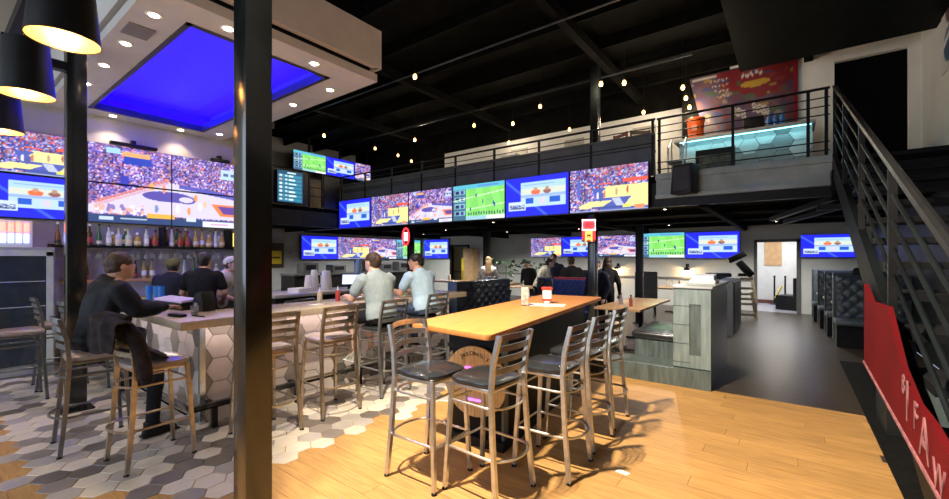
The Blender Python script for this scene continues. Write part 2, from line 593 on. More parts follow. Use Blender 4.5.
TRAY = mat('tray_glow_tint', (.16, .11, .85), .6, var=.02)  # blue of the LED glow put into the tray's base colour
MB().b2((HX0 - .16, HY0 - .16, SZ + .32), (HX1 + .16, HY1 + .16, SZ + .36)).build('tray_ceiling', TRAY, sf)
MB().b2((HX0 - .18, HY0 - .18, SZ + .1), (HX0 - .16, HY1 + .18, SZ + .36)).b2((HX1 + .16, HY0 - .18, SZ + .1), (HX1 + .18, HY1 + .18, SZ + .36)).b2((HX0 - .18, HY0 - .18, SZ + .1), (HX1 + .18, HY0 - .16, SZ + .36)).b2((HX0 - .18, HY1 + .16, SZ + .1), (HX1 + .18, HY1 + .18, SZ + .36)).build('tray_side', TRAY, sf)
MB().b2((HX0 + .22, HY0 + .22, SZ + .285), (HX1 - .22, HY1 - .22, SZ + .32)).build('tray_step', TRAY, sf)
LEDB = glow('blue_led', (.010, .0, 1.0), 70)
MB().b2((HX0 - .10, HY0 - .10, SZ + .105), (HX0 - .07, HY1 + .1, SZ + .125)).b2((HX1 + .07, HY0 - .1, SZ + .105), (HX1 + .10, HY1 + .1, SZ + .125)).b2((HX0 - .1, HY0 - .10, SZ + .105), (HX1 + .1, HY0 - .07, SZ + .125)).b2((HX0 - .1, HY1 + .07, SZ + .105), (HX1 + .1, HY1 + .1, SZ + .125)).build('led_strip', LEDB, sf)
MB().b2((-5.46, 1.26, SZ - .012), (-5.16, 1.48, SZ)).build('air_vent', mat('vent_grey', (.25, .23, .21), .5), sf)
# black drop rod guides on the bar wall
# ------------------------------------------------------------------ screens (flat pictures as colour attributes)
def grid(W, H):
    v_, u_ = np.mgrid[0:H, 0:W]
    return u_ / (W - 1), v_ / (H - 1)          # u to the right, v upward (row 0 = bottom)


def blur(a, k=1):
    for _ in range(k):
        a = (a + np.roll(a, 1, 0) + np.roll(a, -1, 0) + np.roll(a, 1, 1) + np.roll(a, -1, 1)) / 5
    return a


def crowd(rng, W, H, pal, k=0):
    h2, w2 = (H + 1) // 2, (W + 1) // 2
    idx = rng.choice(len(pal), size=(h2, w2))
    c_ = np.array(pal, float)[idx] * rng.uniform(.5, 1.2, (h2, w2, 1))
    a = c_.repeat(2, 0).repeat(2, 1)[:H, :W]
    lo = rng.random((H // 8 + 2, W // 8 + 2, 1)).repeat(8, 0).repeat(8, 1)[:H, :W]
    a = a * (.55 + .75 * blur(lo, 4))
    return blur(a, k)


def rect(a, U, V, x0, x1, y0, y1, c):
    a[(U >= x0) & (U <= x1) & (V >= y0) & (V <= y1)] = c


def disc(a, U, V, x, y, rx, ry, c):
    a[((U - x) / rx) ** 2 + ((V - y) / ry) ** 2 <= 1] = c


def paint(kind, W, H):
    rng = np.random.default_rng({'hoops_yellow': 3, 'hoops_white': 5, 'field': 6, 'studio': 8, 'schedule': 9}[kind])
    U, V = grid(W, H)
    a = np.zeros((H, W, 3))
    blue = (.015, .02, .75)
    if kind == 'studio':
        a[:] = blue
        s_ = (V > .9 - (U * 1.4)) & (V < .98 - U * 1.4)
        a[s_] = (.05, .12, .8)
        rect(a, U, V, .26, .96, .24, .86, (.45, .62, .85))
        rect(a, U, V, .26, .96, .56, .70, (.62, .66, .55))
        rect(a, U, V, .26, .96, .70, .86, (.38, .60, .78))
        rect(a, U, V, .30, .80, .78, .80, (.2, .3, .6))
        disc(a, U, V, .50, .60, .075, .07, (.85, .16, .05))
        disc(a, U, V, .50, .67, .03, .05, (.55, .28, .16))
        disc(a, U, V, .68, .60, .06, .06, (.28, .11, .09))
        disc(a, U, V, .68, .67, .028, .05, (.45, .25, .16))
        rect(a, U, V, .26, .96, .48, .535, (.30, .42, .68))
        rect(a, U, V, .34, .46, .32, .46, (.02, .10, .55))
        rect(a, U, V, .72, .88, .32, .46, (.02, .10, .55))
        rect(a, U, V, .56, .64, .30, .44, (.62, .55, .70))
        rect(a, U, V, .05, .34, .15, .38, (.55, .66, .88))
        m_ = (U > .07) & (U < .32) & (V > .18) & (V < .30)
        a[m_] = crowd(rng, W, H, [(.2, .3, .6), (.6, .7, .9), (.1, .12, .3)])[m_]
        rect(a, U, V, .0, 1, .0, .012, (.01, .01, .25))
    elif kind == 'field':
        a[:] = (.20, .62, .12)
        st = (np.floor(U * 7 + V) % 2 == 0)
        a[st] = (.24, .70, .15)
        rect(a, U, V, 0, .27, 0, 1, (.05, .13, .22))
        for k in range(4):
            y = .20 + k * .20
            rect(a, U, V, .03, .25, y - .07, y + .07, (.25, .50, .60))
            rect(a, U, V, .05, .13, y - .05, y + .05, (.02, .03, .10))
            rect(a, U, V, .16, .22, y - .05, y + .05, (.05, .05, .25))
        rect(a, U, V, 0, 1, .88, 1, (.10, .45, .60))
        rect(a, U, V, .5, .9, .91, .96, (.10, .25, .6))
        a[np.abs(V - (.62 + .2 * (U - .3))) < .012] = (.65, .85, .55)
        a[(U > .27) & (np.abs(V - (.30 + .15 * (U - .3))) < .012)] = (.65, .85, .55)
        for x, y in ((.47, .68), (.80, .44), (.82, .38), (.6, .5), (.36, .3)):
            disc(a, U, V, x, y, .012, .06, (.03, .05, .25))
        for k in range(14):
            disc(a, U, V, .32 + k * .05, .16 + .03 * rng.random(), .014, .05, (.05, .12, .10))
        rect(a, U, V, .27, 1, 0, .10, (.30, .55, .65))
        rect(a, U, V, .66, 1, .01, .10, (.85, .88, .9))
    elif kind == 'schedule':
        a[:] = (.01, .07, .14)
        rect(a, U, V, .38, .72, .92, .97, (.6, .8, .85))
        for k in range(7):
            y = .84 - k * .125
            rect(a, U, V, .05, .95, y - .052, y + .045, (.03, .22, .34))
            rect(a, U, V, .08, .18, y - .03, y + .03, (.7, .78, .8) if k != 1 else (.8, .35, .2))
            rect(a, U, V, .30, .38, y - .02, y + .03, (.55, .72, .75))
            m_ = (U > .44) & (U < .62 + .12 * ((k * 7) % 3) / 2) & (np.abs(V - y) < .025)
            a[m_] = (.65, .80, .82)
    elif kind == 'hoops_yellow':
        pal = [(.16, .13, .60), (.36, .36, .80), (.70, .66, .85), (.04, .03, .25), (.75, .12, .03), (.12, .14, .55)]
        a = crowd(rng, W, H, pal, 0)
        up = (V > .78) & (U > .35)
        a[up] = crowd(rng, W, H, [(.75, .14, .08), (.30, .25, .60), (.55, .55, .85), (.12, .08, .35)], 0)[up]
        rect(a, U, V, .70, 1, .62, .70, (.75, .10, .06))
        rect(a, U, V, .40, .56, .60, .64, (.75, .12, .08))
        fl_ = (V < .52) & (U > .30 - .25 * (V - .5))
        a[fl_] = (.08, .11, .42)
        crt = (V < .55) & (V > .30) & (U > .46 + .02 * np.sin(V * 40))
        a[crt] = (.85, .74, .30)
        crt = (V <= .36) & (U > .72 + .5 * (V - .12)) & (V > .08)
        a[crt] = (.85, .74, .30)
        crt = (V < .24) & (V > .08) & (U > .10 + (.24 - V) * .2) & (U < .34 + V)
        a[crt & (V < .05 + U * .7)] = (.85, .74, .30)
        for k in range(4):
            m_ = (np.abs(U - (.60 + k * .025) - (.20 - V) * .35) < .012) & (V > .10) & (V < .28)
            a[m_] = (.5, .55, .85)
        for x, y, c in ((.47, .38, (.6, .2, .1)), (.76, .45, (.45, .12, .06)), (.38, .36, (.7, .7, .8)), (.62, .42, (.5, .3, .2)), (.42, .30, (.1, .1, .3))):
            disc(a, U, V, x, y, .014, .085, c)
        disc(a, U, V, .12, .55, .03, .22, (.10, .12, .5))
        rect(a, U, V, .30, .70, .05, .105, (.05, .08, .3))
        rect(a, U, V, .70, .80, .05, .12, (.7, .75, .1))
        rect(a, U, V, .84, .96, .03, .11, (.75, .25, .1))
        rect(a, U, V, 0, 1, 0, .03, (.30, .35, .55))
    elif kind == 'hoops_white':
        pal = [(.20, .14, .55), (.42, .32, .80), (.75, .62, .88), (.05, .03, .24), (.12, .08, .42), (.70, .22, .18), (.26, .20, .62)]
        a = crowd(rng, W, H, pal, 0)
        rect(a, U, V, .20, .37, .78, .88, (.03, .06, .40))
        rect(a, U, V, .10, .18, .90, .97, (.35, .60, .9))
        rect(a, U, V, .19, .36, .88, .94, (.75, .40, .12))
        rect(a, U, V, .18, .23, .48, .62, (.04, .05, .42))
        lim = .60 - .20 * (U - .45)
        court = (V < lim) & (V > .12) & (U > .02 + (.62 - V) * -.1) & (V < .22 + U * .80)
        a[court] = (.64, .58, .74)
        for k in range(60):                       # orange bench row along the near sideline
            t = k / 60
            x, y = .04 + .44 * t, .26 + .37 * t
            disc(a, U, V, x, y, .012, .018, (.85, .25, .12) if k % 3 else (.25, .15, .45))
            disc(a, U, V, x + .01, y - .035, .010, .014, (.80, .45, .40) if k % 2 else (.5, .3, .5))
        for k in range(40):
            disc(a, U, V, .03 + .30 * rng.random(), .13 + .10 * rng.random() * 1.0, .012, .03, [(.25, .18, .45), (.75, .4, .35), (.8, .7, .8)][k % 3])
        band = (V < lim + .01) & (V > lim - .05) & (U > .55)
        a[band] = (.10, .10, .45)
        arc = ((U - .48) / .17) ** 2 + ((V - .40) / .075) ** 2
        a[(arc < 1)] = (.10, .08, .36)
        a[((U - .60) / .07) ** 2 + ((V - .38) / .06) ** 2 < 1] = (.10, .08, .36)
        a[((U - .60) / .05) ** 2 + ((V - .38) / .04) ** 2 < 1] = (.64, .58, .74)
        lg = (U > .84 - (V - .22) * .4) & (U < 1) & (V > .18) & (V < .36)
        a[lg] = (.85, .22, .06)
        lg = (U > .88 - (V - .22) * .4) & (U < 1) & (V > .21) & (V < .33)
        a[lg] = (.12, .06, .30)
        for x, y, c in ((.40, .22, (.2, .25, .5)), (.62, .22, (.75, .3, .1)), (.67, .42, (.8, .3, .1)), (.37, .52, (.85, .4, .1)), (.74, .34, (.8, .5, .3)), (.54, .24, (.8, .8, .9)), (.70, .30, (.85, .8, .85)), (.45, .50, (.85, .3, .2))):
            disc(a, U, V, x, y, .013, .055, c)
        rect(a, U, V, .86, .98, .74, .90, (.45, .62, .75))
        rect(a, U, V, .88, .92, .80, .84, (.08, .12, .3))
        rect(a, U, V, .94, .97, .80, .84, (.08, .12, .3))
        rect(a, U, V, 0, 1, 0, .10, (.03, .06, .16))
        rect(a, U, V, .06, .14, .03, .08, (.5, .6, .7))
        rect(a, U, V, .18, .34, .05, .07, (.4, .5, .6))
        rect(a, U, V, .34, .52, .09, .15, (.85, .42, .06))
        rect(a, U, V, .60, .67, .07, .12, (.6, .68, .75))
        rect(a, U, V, .72, 1, 0, .09, (.70, .74, .86))
        rect(a, U, V, .78, .92, .03, .06, (.65, .40, .55))
    return np.clip(a, 0, 1)


def picture_mesh(name, a, w_, h_, m, y=0.0):
    """picture a (rows bottom-up) on an upright sheet facing -y, bottom centre at origin"""
    H, W = a.shape[:2]
    U, V = grid(W, H)
    co = np.stack([(U.ravel() - .5) * w_, np.full(U.size, y), V.ravel() * h_], 1)
    i = np.arange((H - 1) * W).reshape(H - 1, W)[:, :-1].ravel()
    q = np.stack([i, i + 1, i + 1 + W, i + W], 1)
    me = bpy.data.meshes.new(name)
    me.from_pydata(co.tolist(), [], q.tolist())
    ca = me.color_attributes.new('print', 'FLOAT_COLOR', 'POINT')
    ca.data.foreach_set('color', np.concatenate([a.reshape(-1, 3), np.ones((H * W, 1))], 1).astype(np.float32).ravel())
    me.materials.append(m)
    return me


SCREEN = painted('screen_picture', emit=1.05)
BEZEL = mat('tv_bezel', (.008, .008, .009), .35)
TVM = {}
PIC = {k: paint(k, 112, 63) for k in ('studio', 'field', 'hoops_yellow', 'hoops_white')}
PIC['schedule'] = paint('schedule', 60, 74)
big = paint('hoops_white', 200, 112)
for nm, (r0, c0) in {'wall_tl': (56, 0), 'wall_tr': (56, 100), 'wall_bl': (0, 0), 'wall_br': (0, 100)}.items():
    PIC[nm] = big[r0:r0 + 56, c0:c0 + 100]


def tv(kind, w_, h_, loc, rz, label, group=None, bz=.008, tilt=0):
    key = (kind, w_, h_)
    if key not in TVM:
        hb = MB().b2((-w_ / 2, 0, 0), (w_ / 2, .05, h_)).mesh('housing', BEZEL, bevel=.004, seg=1)
        sc = picture_mesh('screen', PIC[kind], w_ - 2 * bz, h_ - 2 * bz - .006, SCREEN)
        br = MB().b2((-.22, .05, h_ * .3), (.22, .085, h_ * .7)).mesh('wall_bracket', BLACK)
        TVM[key] = (hb, sc, br)
    hb, sc, br = TVM[key]
    t = thing('television', label, 'television', loc, rz, group)
    if tilt:
        t.rotation_euler = (tilt, 0, rz)
    link('housing', hb, t)
    link('screen', sc, t, (0, -.002, bz + .006))
    link('wall_bracket', br, t)
    return t


# six along the mezzanine front
seq = ['studio', 'hoops_yellow', 'hoops_white', 'field', 'studio', 'hoops_yellow']
lab = ['television with blue studio show on mezzanine front, at the end by the schedule board',
       'television with yellow court basketball on mezzanine front, between studio show and white court',
       'television with white court basketball hanging on the mezzanine front',
       'television with green field hanging on the mezzanine front',
       'television with blue studio show on mezzanine front, next to green field screen',
       'television with yellow court basketball on mezzanine front, at the end by the hanging loudspeaker']
for k in range(6):
    tv(seq[k], 1.43, .815, (-9.90 + k * 1.45, YM - .19, 2.47), 0, lab[k], 'televisions along the mezzanine front')
# left wall under the mezzanine
lab = ['television with blue studio show on grey left wall behind the bar', 'television with yellow court basketball on grey left wall behind the bar',
       'television with white court basketball on grey left wall behind the bar', 'television with green field on grey left wall behind the bar']
for k, kd in enumerate(['studio', 'hoops_yellow', 'hoops_white', 'field']):
    tv(kd, 1.49, .86, (XL + .10, 8.96 + k * 1.49, 1.56), PI / 2, lab[k], 'televisions on the left wall')
# upper level, above the wing
lab = ['television with green field high above the wing of the mezzanine', 'television with blue studio show high above the wing of the mezzanine',
       'television with white court basketball high above the wing of the mezzanine']
for k, kd in enumerate(['field', 'studio', 'hoops_white']):
    t = tv(kd, 1.21, .66, (-13.0, 8.05 + k * 1.22, 4.52), PI / 2, lab[k], 'televisions above the wing')
    MB().b2((-.04, .05, .4), (.04, .08, 1.18)).build('drop_rod', BLACK, t)
# far wall
lab = ['television with yellow court basketball on far wall behind the booths', 'television with blue studio show on far wall behind neon sign post',
       'television with white court basketball on far wall behind the booths', 'television with green field on far wall above the wall lamp',
       'large television with blue studio show on far wall left of doorway']
for k, (kd, x0, x1, z0) in enumerate([('hoops_yellow', -8.64, -7.26, 1.66), ('studio', -7.24, -5.86, 1.66), ('hoops_white', -5.80, -4.40, 1.66), ('field', -4.36, -2.82, 1.62), ('studio', -2.80, -1.26, 1.60)]):
    tv(kd, round(x1 - x0, 2), round((x1 - x0) * .565, 2) - .01, ((x0 + x1) / 2, YB - .10, z0), 0, lab[k], 'televisions on the far wall')
tv('studio', 1.2, .66, (.83, YB - .10, 1.63), 0, 'small television with blue studio show on far wall right of doorway')
tv('studio', 1.5, .86, (-12.85, 14.2, 1.58), 0, 'television with blue studio show alone on white rear partition')
# video wall behind the bar
pw, ph = 1.135, .642
for nm, y, z, lb in (('wall_tl', 2.23, 2.86, 'top panel of basketball video wall, crowd and jumbo screen'), ('wall_tr', 3.37, 2.86, 'top panel of basketball video wall, crowd with score box'),
                     ('wall_bl', 2.23, 2.21, 'bottom panel of basketball video wall, orange bench row'), ('wall_br', 3.37, 2.21, 'bottom panel of basketball video wall, orange court logo')):
    tv(nm, pw, ph, (XBAR + .10, y, z), PI / 2, lb, 'panels of the bar video wall', bz=.006)
tv('hoops_yellow', pw, ph, (XBAR + .10, 1.085, 2.86), PI / 2, 'television with yellow court basketball beside the video wall')
tv('studio', pw, ph, (XBAR + .10, 1.085, 2.21), PI / 2, 'television with blue studio show beside the video wall')
tv('schedule', .72, .84, (-10.58, 5.98, 3.08), PI / 2, 'portrait schedule screen with rows of listings on mezzanine wing')
# mounts above the video wall
for y in (2.25, 3.6):
    t = thing('mount_arm', 'black projector bracket lying along top of the video wall' if y > 3 else 'long black mount arm along top of the video wall', 'bracket', (XBAR + .12, y, 3.51))
    MB().b2((-.05, -.32 if y < 3 else -.16, 0), (.06, .32 if y < 3 else .16, .05)).build('tray', BLACK, t, bevel=.01)
    MB().b2((-.1, -.03, .03), (0, .03, .12)).build('clamp', BLACK, t)


# ------------------------------------------------------------------ posts
def post(x, y, s_, z0, z1, label, m=GLOSSBLACK, plate=True):
    t = thing('steel_post', label, 'post', (x, y, z0))
    MB().b2((-s_ / 2, -s_ / 2, 0), (s_ / 2, s_ / 2, z1 - z0)).build('shaft', m, t, bevel=.008)
    MB().b2((-s_ * .85, -s_ * .85, 0), (s_ * .85, s_ * .85, .015)).build('base_plate', m, t)
    return t


pp = post(-2.47, 1.17, .15, 0, ZC - .38, 'black square steel post standing on the oak floor near the bar stools')
MB().b2((-.115, .02, 0), (-.077, .075, 4.9)).build('conduit', mat('teal_reflection', (.02, .045, .045), .3), pp)  # added strip, its teal stands in for daylight reflected along the post edge
p2_ = post(-6.18, 1.05, .16, .005, ZC - .38, 'black square steel post behind the seated man at the bar end')
MB().b2((-.05, -.44, 3.62), (.05, -.08, 3.71)).build('arm', BLACK, p2_)
post(-2.98, YM - .02, .15, 0, ZM0 - .13, 'black steel post carrying the mezzanine beside the long wooden table')
post(-2.98, YM + .11, .15, ZM1 - .009, ZC - .39, 'black steel post standing on the mezzanine behind its railing')
post(-3.02, 10.9, .16, 0, ZM0 - .16, 'black steel post under the mezzanine next to far wall televisions', BLACK)
post(-7.55, 10.7, .18, 0, ZM0 - .16, 'dark post under the mezzanine next to the blonde woman', BLACK)
post(-8.0, 7.86, .14, 0, ZM0 - .16, 'dark post with small neon sign under the mezzanine', BLACK)
bm_ = thing('lamp_beam', 'black steel beam carrying the three drum pendant lamps', 'beam', (0, 0, 3.62))
MB().b2((-8.6, .48, 0), (-5.79, .60, .10)).build('beam', BLACK, bm_)
MB().b2((-8.9, .50, -.0), (-2.55, .58, .10)).build('rail', BLACK, bm_)
for x in (-8.0, -2.7):
    MB().b2((x, .52, .1), (x + .04, .56, ZC - 3.62)).build('hanger', BLACK, bm_)


# ------------------------------------------------------------------ railings of the mezzanine
rl = thing('mezzanine_railing', 'dark grey panelled railing along the mezzanine above the televisions', 'railing', (0, YM - .02, ZM1))
MB().b2((-10.66, -.035, .0), (-1.86, -.015, .72)).build('panel', DKGREY, rl)
for x in [-1.90 - 1.1 * k for k in range(9)]:
    MB().b2((x - .02, -.05, 0), (x + .02, -.01, .97)).build('post', BLACK, rl)
for z, r_ in ((.97, .022), (.83, .010), (.50, .008), (.56, .008)):
    MB().tube([(-10.66, -.03 if z > .6 else -.045, z), (-1.86, -.03 if z > .6 else -.045, z)], r_, 8).build('rail', BLACK, rl)
MB().b2((-10.66, -.06, .70), (-1.86, -.03, .74)).build('panel_cap', DKGREY, rl)
rr = thing('mezzanine_railing', 'open black bar railing before the tiled upper counter', 'railing', (0, YM - .02, ZM1))
for x in (-1.80, -.72, .20, .40):
    MB().b2((x - .02, -.02, 0), (x + .02, .02, .97)).build('post', BLACK, rr)
for z in (.10, .22, .60, .72, .84, .97):
    MB().tube([(-1.84, 0, z), (.44, 0, z)], .02 if z > .9 else .009, 6).build('rail', BLACK, rr)
rw = thing('mezzanine_railing', 'black railing with dark panels on the wing above the grey left wall', 'railing', (-10.70, 0, ZM1))
for y0, y1 in ((4.3, 6.55), (7.05, 7.58)):
    MB().b2((-.02, y0, 0.0), (.02, y1, .92)).build('panel', mat('navy_black', (.010, .012, .02), .4), rw)
for y in (4.4, 5.5, 6.6, 7.0):
    MB().b2((-.02, y - .02, 0), (.02, y + .02, .97)).build('post', BLACK, rw)
for z in (.3, .55, .8, .97):
    MB().tube([(0, 4.3, z), (0, 7.60, z)], .012, 6).build('rail', BLACK, rw)
tag(MB().b2((-11.7, 4.3, ZM1), (-11.62, 7.6, 3.9)).build('knee_wall', mat('tan_slat', (.30, .24, .18), .6), mz))
MB().box((-10.60, 5.45, ZM0 - .0), (.12, .22, .3)).build('junction_box', BLACK, mz)
# boxed brick at the end of the wing
MB().b2((-12.6, YBAR + .02, 4.0), (-11.2, YBAR + .2, 5.2)).build('brick_patch', mat('brown_brick', (.16, .09, .05), .7, var=.3, scale=9), bpy.data.objects['wall_bar_return'])

# ------------------------------------------------------------------ staircase
st = thing('staircase', 'dark steel staircase with slanted bar railing along right wall', 'staircase', (0, 0, 0))
YS0, YS1 = .66, YM - .08
SL = ZM1 / (YS1 - YS0)
n = 17
SX, SXE = .46, 1.70


def zs(y):
    return SL * (y - YS0)


STR = mat('stringer_steel', (.006, .008, .009), .5, var=.25, scale=3, spec=.08)
for x in (SX, SXE - .05):
    MB().prism([(YS0, 0), (YS0 + .55, 0), (YS1, zs(YS1) - .26), (YS1, zs(YS1) + .02), (YS0, .10)], x, x + .05, 'x').build('stringer', STR, st)
for k in range(n - 1):
    y = YS0 + k * (YS1 - YS0) / n
    z = (k + 1) * ZM1 / n
    MB().b2((SX + .05, y, z - .045), (SXE - .05, y + (YS1 - YS0) / n + .03, z)).build('tread', BLACK, st)
for off, r_ in ((.95, .026), (.78, .012), (.62, .012), (.46, .012), (.30, .012)):
    for x in (SX + .025,):
        MB().tube([(x, YS0 + .1, zs(YS0 + .1) + off), (x, YS1, zs(YS1) + off)], r_, 8).build('handrail' if off > .9 else 'rail', BLACK if off > .9 else STR, st)
for k in range(6):
    y = YS0 + .12 + k * (YS1 - YS0 - .16) / 5
    MB().b2((SX + .005, y - .02, zs(y) - .05), (SX + .045, y + .02, zs(y) + .95)).build('post', BLACK, st)
MB().tube([(SXE - .1, YS0 + .1, zs(YS0 + .1) + .95), (SXE - .1, YS1, zs(YS1) + .95)], .022, 8).build('handrail', BLACK, st)
MB().b2((SX - .02, YS1 - .25, ZM0 - .05), (SXE, YS1 + .05, ZM0 + .2)).build('landing_beam', STR, st)

# red sign board on the outside of the stair
rs = thing('sign_board', 'red enamel sign board with pink lettering on the stair side', 'sign', (.43, 0, 0))
poly = [(4.06, .90), (4.06, 1.46), (3.75, 1.36), (3.17, 1.38), (2.80, 1.13), (2.52, 1.04), (2.28, 1.03), (2.10, 1.00), (1.6, .90), (1.6, .74), (2.15, .80)]
MB().prism(poly, -.012, .012, 'x').build('board', RED, rs)
bd = MB()
for (a, b) in zip(poly[-2:] + poly[:1], poly[-1:] + poly[:1]):
    bd.bar((-.014, a[0], a[1] + .008), (-.014, b[0], b[1] + .008), .01, .014)
bd.build('border', mat('faded_pink', (.26, .10, .11), .6, var=.2, scale=14), rs)


def text_mesh(name, body, size, m, parent, mtx, extrude=.002, font_scale=(1, 1)):
    cu = bpy.data.curves.new(name, 'FONT')
    cu.body = body
    cu.size = size
    cu.align_x = 'CENTER'
    cu.extrude = extrude
    cu.resolution_u = 3
    me = evaluated(bpy.data.objects.new(name, cu))
    me.transform(Matrix.Diagonal((font_scale[0], font_scale[1], 1, 1)))
    me.transform(mtx)
    me.materials.clear()
    me.materials.append(m)
    return link(name, me, parent)


def basis(xa, ya, za, o_=(0, 0, 0)):
    m_ = Matrix.Identity(4)
    for i, a in enumerate((xa, ya, za)):
        for j in range(3):
            m_[j][i] = a[j]
    m_.translation = Vector(o_)
    return m_


PINK = mat('faded_pink', (.50, .22, .23), .5)
# letters read towards the camera end of the stair: 8 1 / F A
for s_, y, z, sz in (('8', 2.74, 1.02, .13), ('I', 2.66, .92, .26), ('F', 2.50, .93, .17), ('A', 2.36, .86, .24), ('W', 2.16, .82, .15), ('M', 1.98, .78, .13)):
    text_mesh('letter', s_, sz, PINK, rs, basis((0, -1, 0), (0, 0, 1), (-1, 0, 0), (-.014, y, z)))

# dark plinth under the stair with its grey end block
MB().b2((.62, 1.2, 0), (XR, 8.8, .012)).build('dark_mat', mat('black_matting', (.008, .008, .008), .8, var=.25, scale=40, spec=.1), fl)
gb = thing('end_block', 'low grey block under the stairs on the black matting', 'block', (.95, 5.45, .012))
MB().b2((-.24, -.05, 0), (.30, .55, .50)).build('body', mat('black_laminate', (.01, .012, .012), .5), gb)
MB().b2((-.10, -.075, 0), (.30, -.05, .52)).build('end_panel', GREYWOOD, gb)
MB().b2((-.26, -.08, .50), (.30, .55, .54)).build('cap', BLACK, gb)


# ------------------------------------------------------------------ ceiling lamps
BULB = glow('warm_bulb', (1.0, .52, .14), 6)
DOWN = glow('downlight_lens', (1.0, .80, .55), 16)
DOWNB = glow('downlight_lens_cool', (1.0, .74, .55), 12)
dl = None
dls = [(-4.84, 1.37), (-5.73, 1.37), (-6.58, 1.37), (-7.47, 1.37), (-8.35, 1.37), (-8.83, 1.95), (-8.83, 2.90), (-4.53, 1.90), (-4.53, 2.86), (-5.07, 3.44), (-6.01, 3.44), (-6.85, 3.44), (-7.7, 3.44), (-8.55, 3.44)]
for k, (x, y) in enumerate(dls):
    if dl is None:
        dl = thing('downlight', 'round recessed downlight in the white soffit over the bar', 'downlight', (x, y, SZ), 0, 'soffit downlights')
        MB().lathe([(.045, -.002), (.065, -.006), (.07, 0)], 16).build('trim_ring', WHITE, dl)
        MB().lathe([(.045, -.004), (.040, -.008), (.02, -.010)], 12).build('lens', DOWN, dl)
    else:
        dup(dl, loc=(x, y, SZ))
    light('downlight_beam', 'SPOT', (x, y, SZ - .03), 22, (1, .80, .60), .03, rot=(0, 0, 0), spot=110, blend=.7)
ul = None
for x, y in ((-6.35, 9.3), (-1.95, 8.75), (-4.07, 9.1), (-2.83, 13.2), (-5.6, 13.2), (-8.4, 13.2), (-9.5, 11.0), (-11.8, 9.8), (-11.9, 12.4), (-.3, 13.4), (-12.0, 6.0)):
    if ul is None:
        ul = thing('downlight', 'small warm downlight under the mezzanine deck', 'downlight', (x, y, ZM0 - .0), 0, 'downlights under the mezzanine')
        MB().lathe([(.05, -.002), (.06, -.05), (.07, -.05), (.07, 0)], 14).build('can', BLACK, ul)
        MB().lathe([(.048, -.035), (.02, -.05)], 12).build('lens', DOWNB, ul)
    else:
        dup(ul, loc=(x, y, ZM0))
    light('downlight_beam', 'SPOT', (x, y, ZM0 - .07), 200, (1, .95, .88), .04, rot=(0, 0, 0), spot=150, blend=.6)

bulbs = [(-5.39, 5.4, 4.9), (-4.31, 8.09, 4.9), (-2.47, 7.92, 4.9), (-6.23, 8.28, 4.9), (-9.94, 6.56, 4.9), (-9.91, 8.26, 4.9), (-10.0, 9.26, 4.9), (-10.25, 10.1, 4.9),
         (-6.37, 10.1, 4.9), (-4.49, 10.0, 4.9), (-2.63, 9.8, 4.9), (-1.62, 8.68, 4.85), (-1.68, 9.3, 4.85), (-1.72, 9.9, 4.85), (-5.47, 8.86, 4.95), (-8.42, 8.43, 4.95), (-2.80, 7.62, 4.86)]
sb = None
for k, (x, y, z) in enumerate(bulbs):
    if sb is None:
        sb = thing('pendant_bulb', 'bare warm light bulb hanging from the black ceiling', 'light bulb', (x, y, z), 0, 'bare bulbs under the ceiling')
        MB().lathe([(.004, -.055), (.026, -.048), (.036, -.02), (.032, .005), (.018, .03)], 12).build('bulb', BULB, sb)
        MB().lathe([(.020, .028), (.022, .075), (.010, .09)], 10).build('socket', BLACK, sb)
        MB().tube([(0, 0, .085), (0, 0, ZC - 4.85)], .004, 6).build('cord', BLACK, sb)
    else:
        dup(sb, loc=(x, y, z))
    if k % 2 == 0 or k > 10:
        light('bulb_light', 'POINT', (x, y, z - .08), 10 if k < 11 else 20, (1, .80, .58), .04)

# three drum pendants
GOLD = mat('gold_lining', (.80, .55, .26), .35, .6, var=.06, scale=10)
pend = None
for k, (x, y, lb) in enumerate([(-3.42, .53, 'black drum pendant with gold lining, first one next to the open room'), (-4.80, .53, 'black drum pendant with gold lining, in the middle of the three'),
                                (-6.40, .53, 'black drum pendant with gold lining, last one towards the bar wall')]):
    if pend is None:
        pend = thing('pendant_lamp', lb, 'pendant lamp', (x, y, 2.92), 0, 'drum pendants')
        b = MB()
        nn = 36
        b.sheet(lambda u, v_: ((.168 - .036 * v_) * math.cos(2 * PI * u), (.168 - .036 * v_) * math.sin(2 * PI * u), .42 * v_), nn, 3)
        b.sheet(lambda u, v_: (.132 * (1 - v_ * .9) * math.cos(2 * PI * u), .132 * (1 - v_ * .9) * math.sin(2 * PI * u), .42), nn, 1)
        sh = b.build('shade', BLACK, pend)
        b = MB()
        b.sheet(lambda u, v_: ((.164 - .036 * v_) * math.cos(2 * PI * u), (.164 - .036 * v_) * math.sin(2 * PI * u), .004 + .408 * v_), nn, 3)
        b.sheet(lambda u, v_: (.128 * (1 - v_) * math.cos(2 * PI * u), .128 * (1 - v_) * math.sin(2 * PI * u), .412), nn, 1)
        b.build('lining', GOLD, pend)
        MB().lathe([(.004, .13), (.035, .14), (.05, .19), (.04, .24), (.018, .27)], 14).build('bulb', glow('drum_bulb', (1, .66, .28), 9), pend)
        MB().lathe([(.022, .27), (.024, .40)], 10).build('socket', BLACK, pend)
        MB().tube([(0, 0, .42), (0, 0, .70)], .012, 8).build('stem', BLACK, pend)
    else:
        dup(pend, loc=(x, y, 2.92), label=lb)
    light('pendant_light', 'POINT', (x, y, 2.92 + .10), 7, (1, .66, .30), .04)

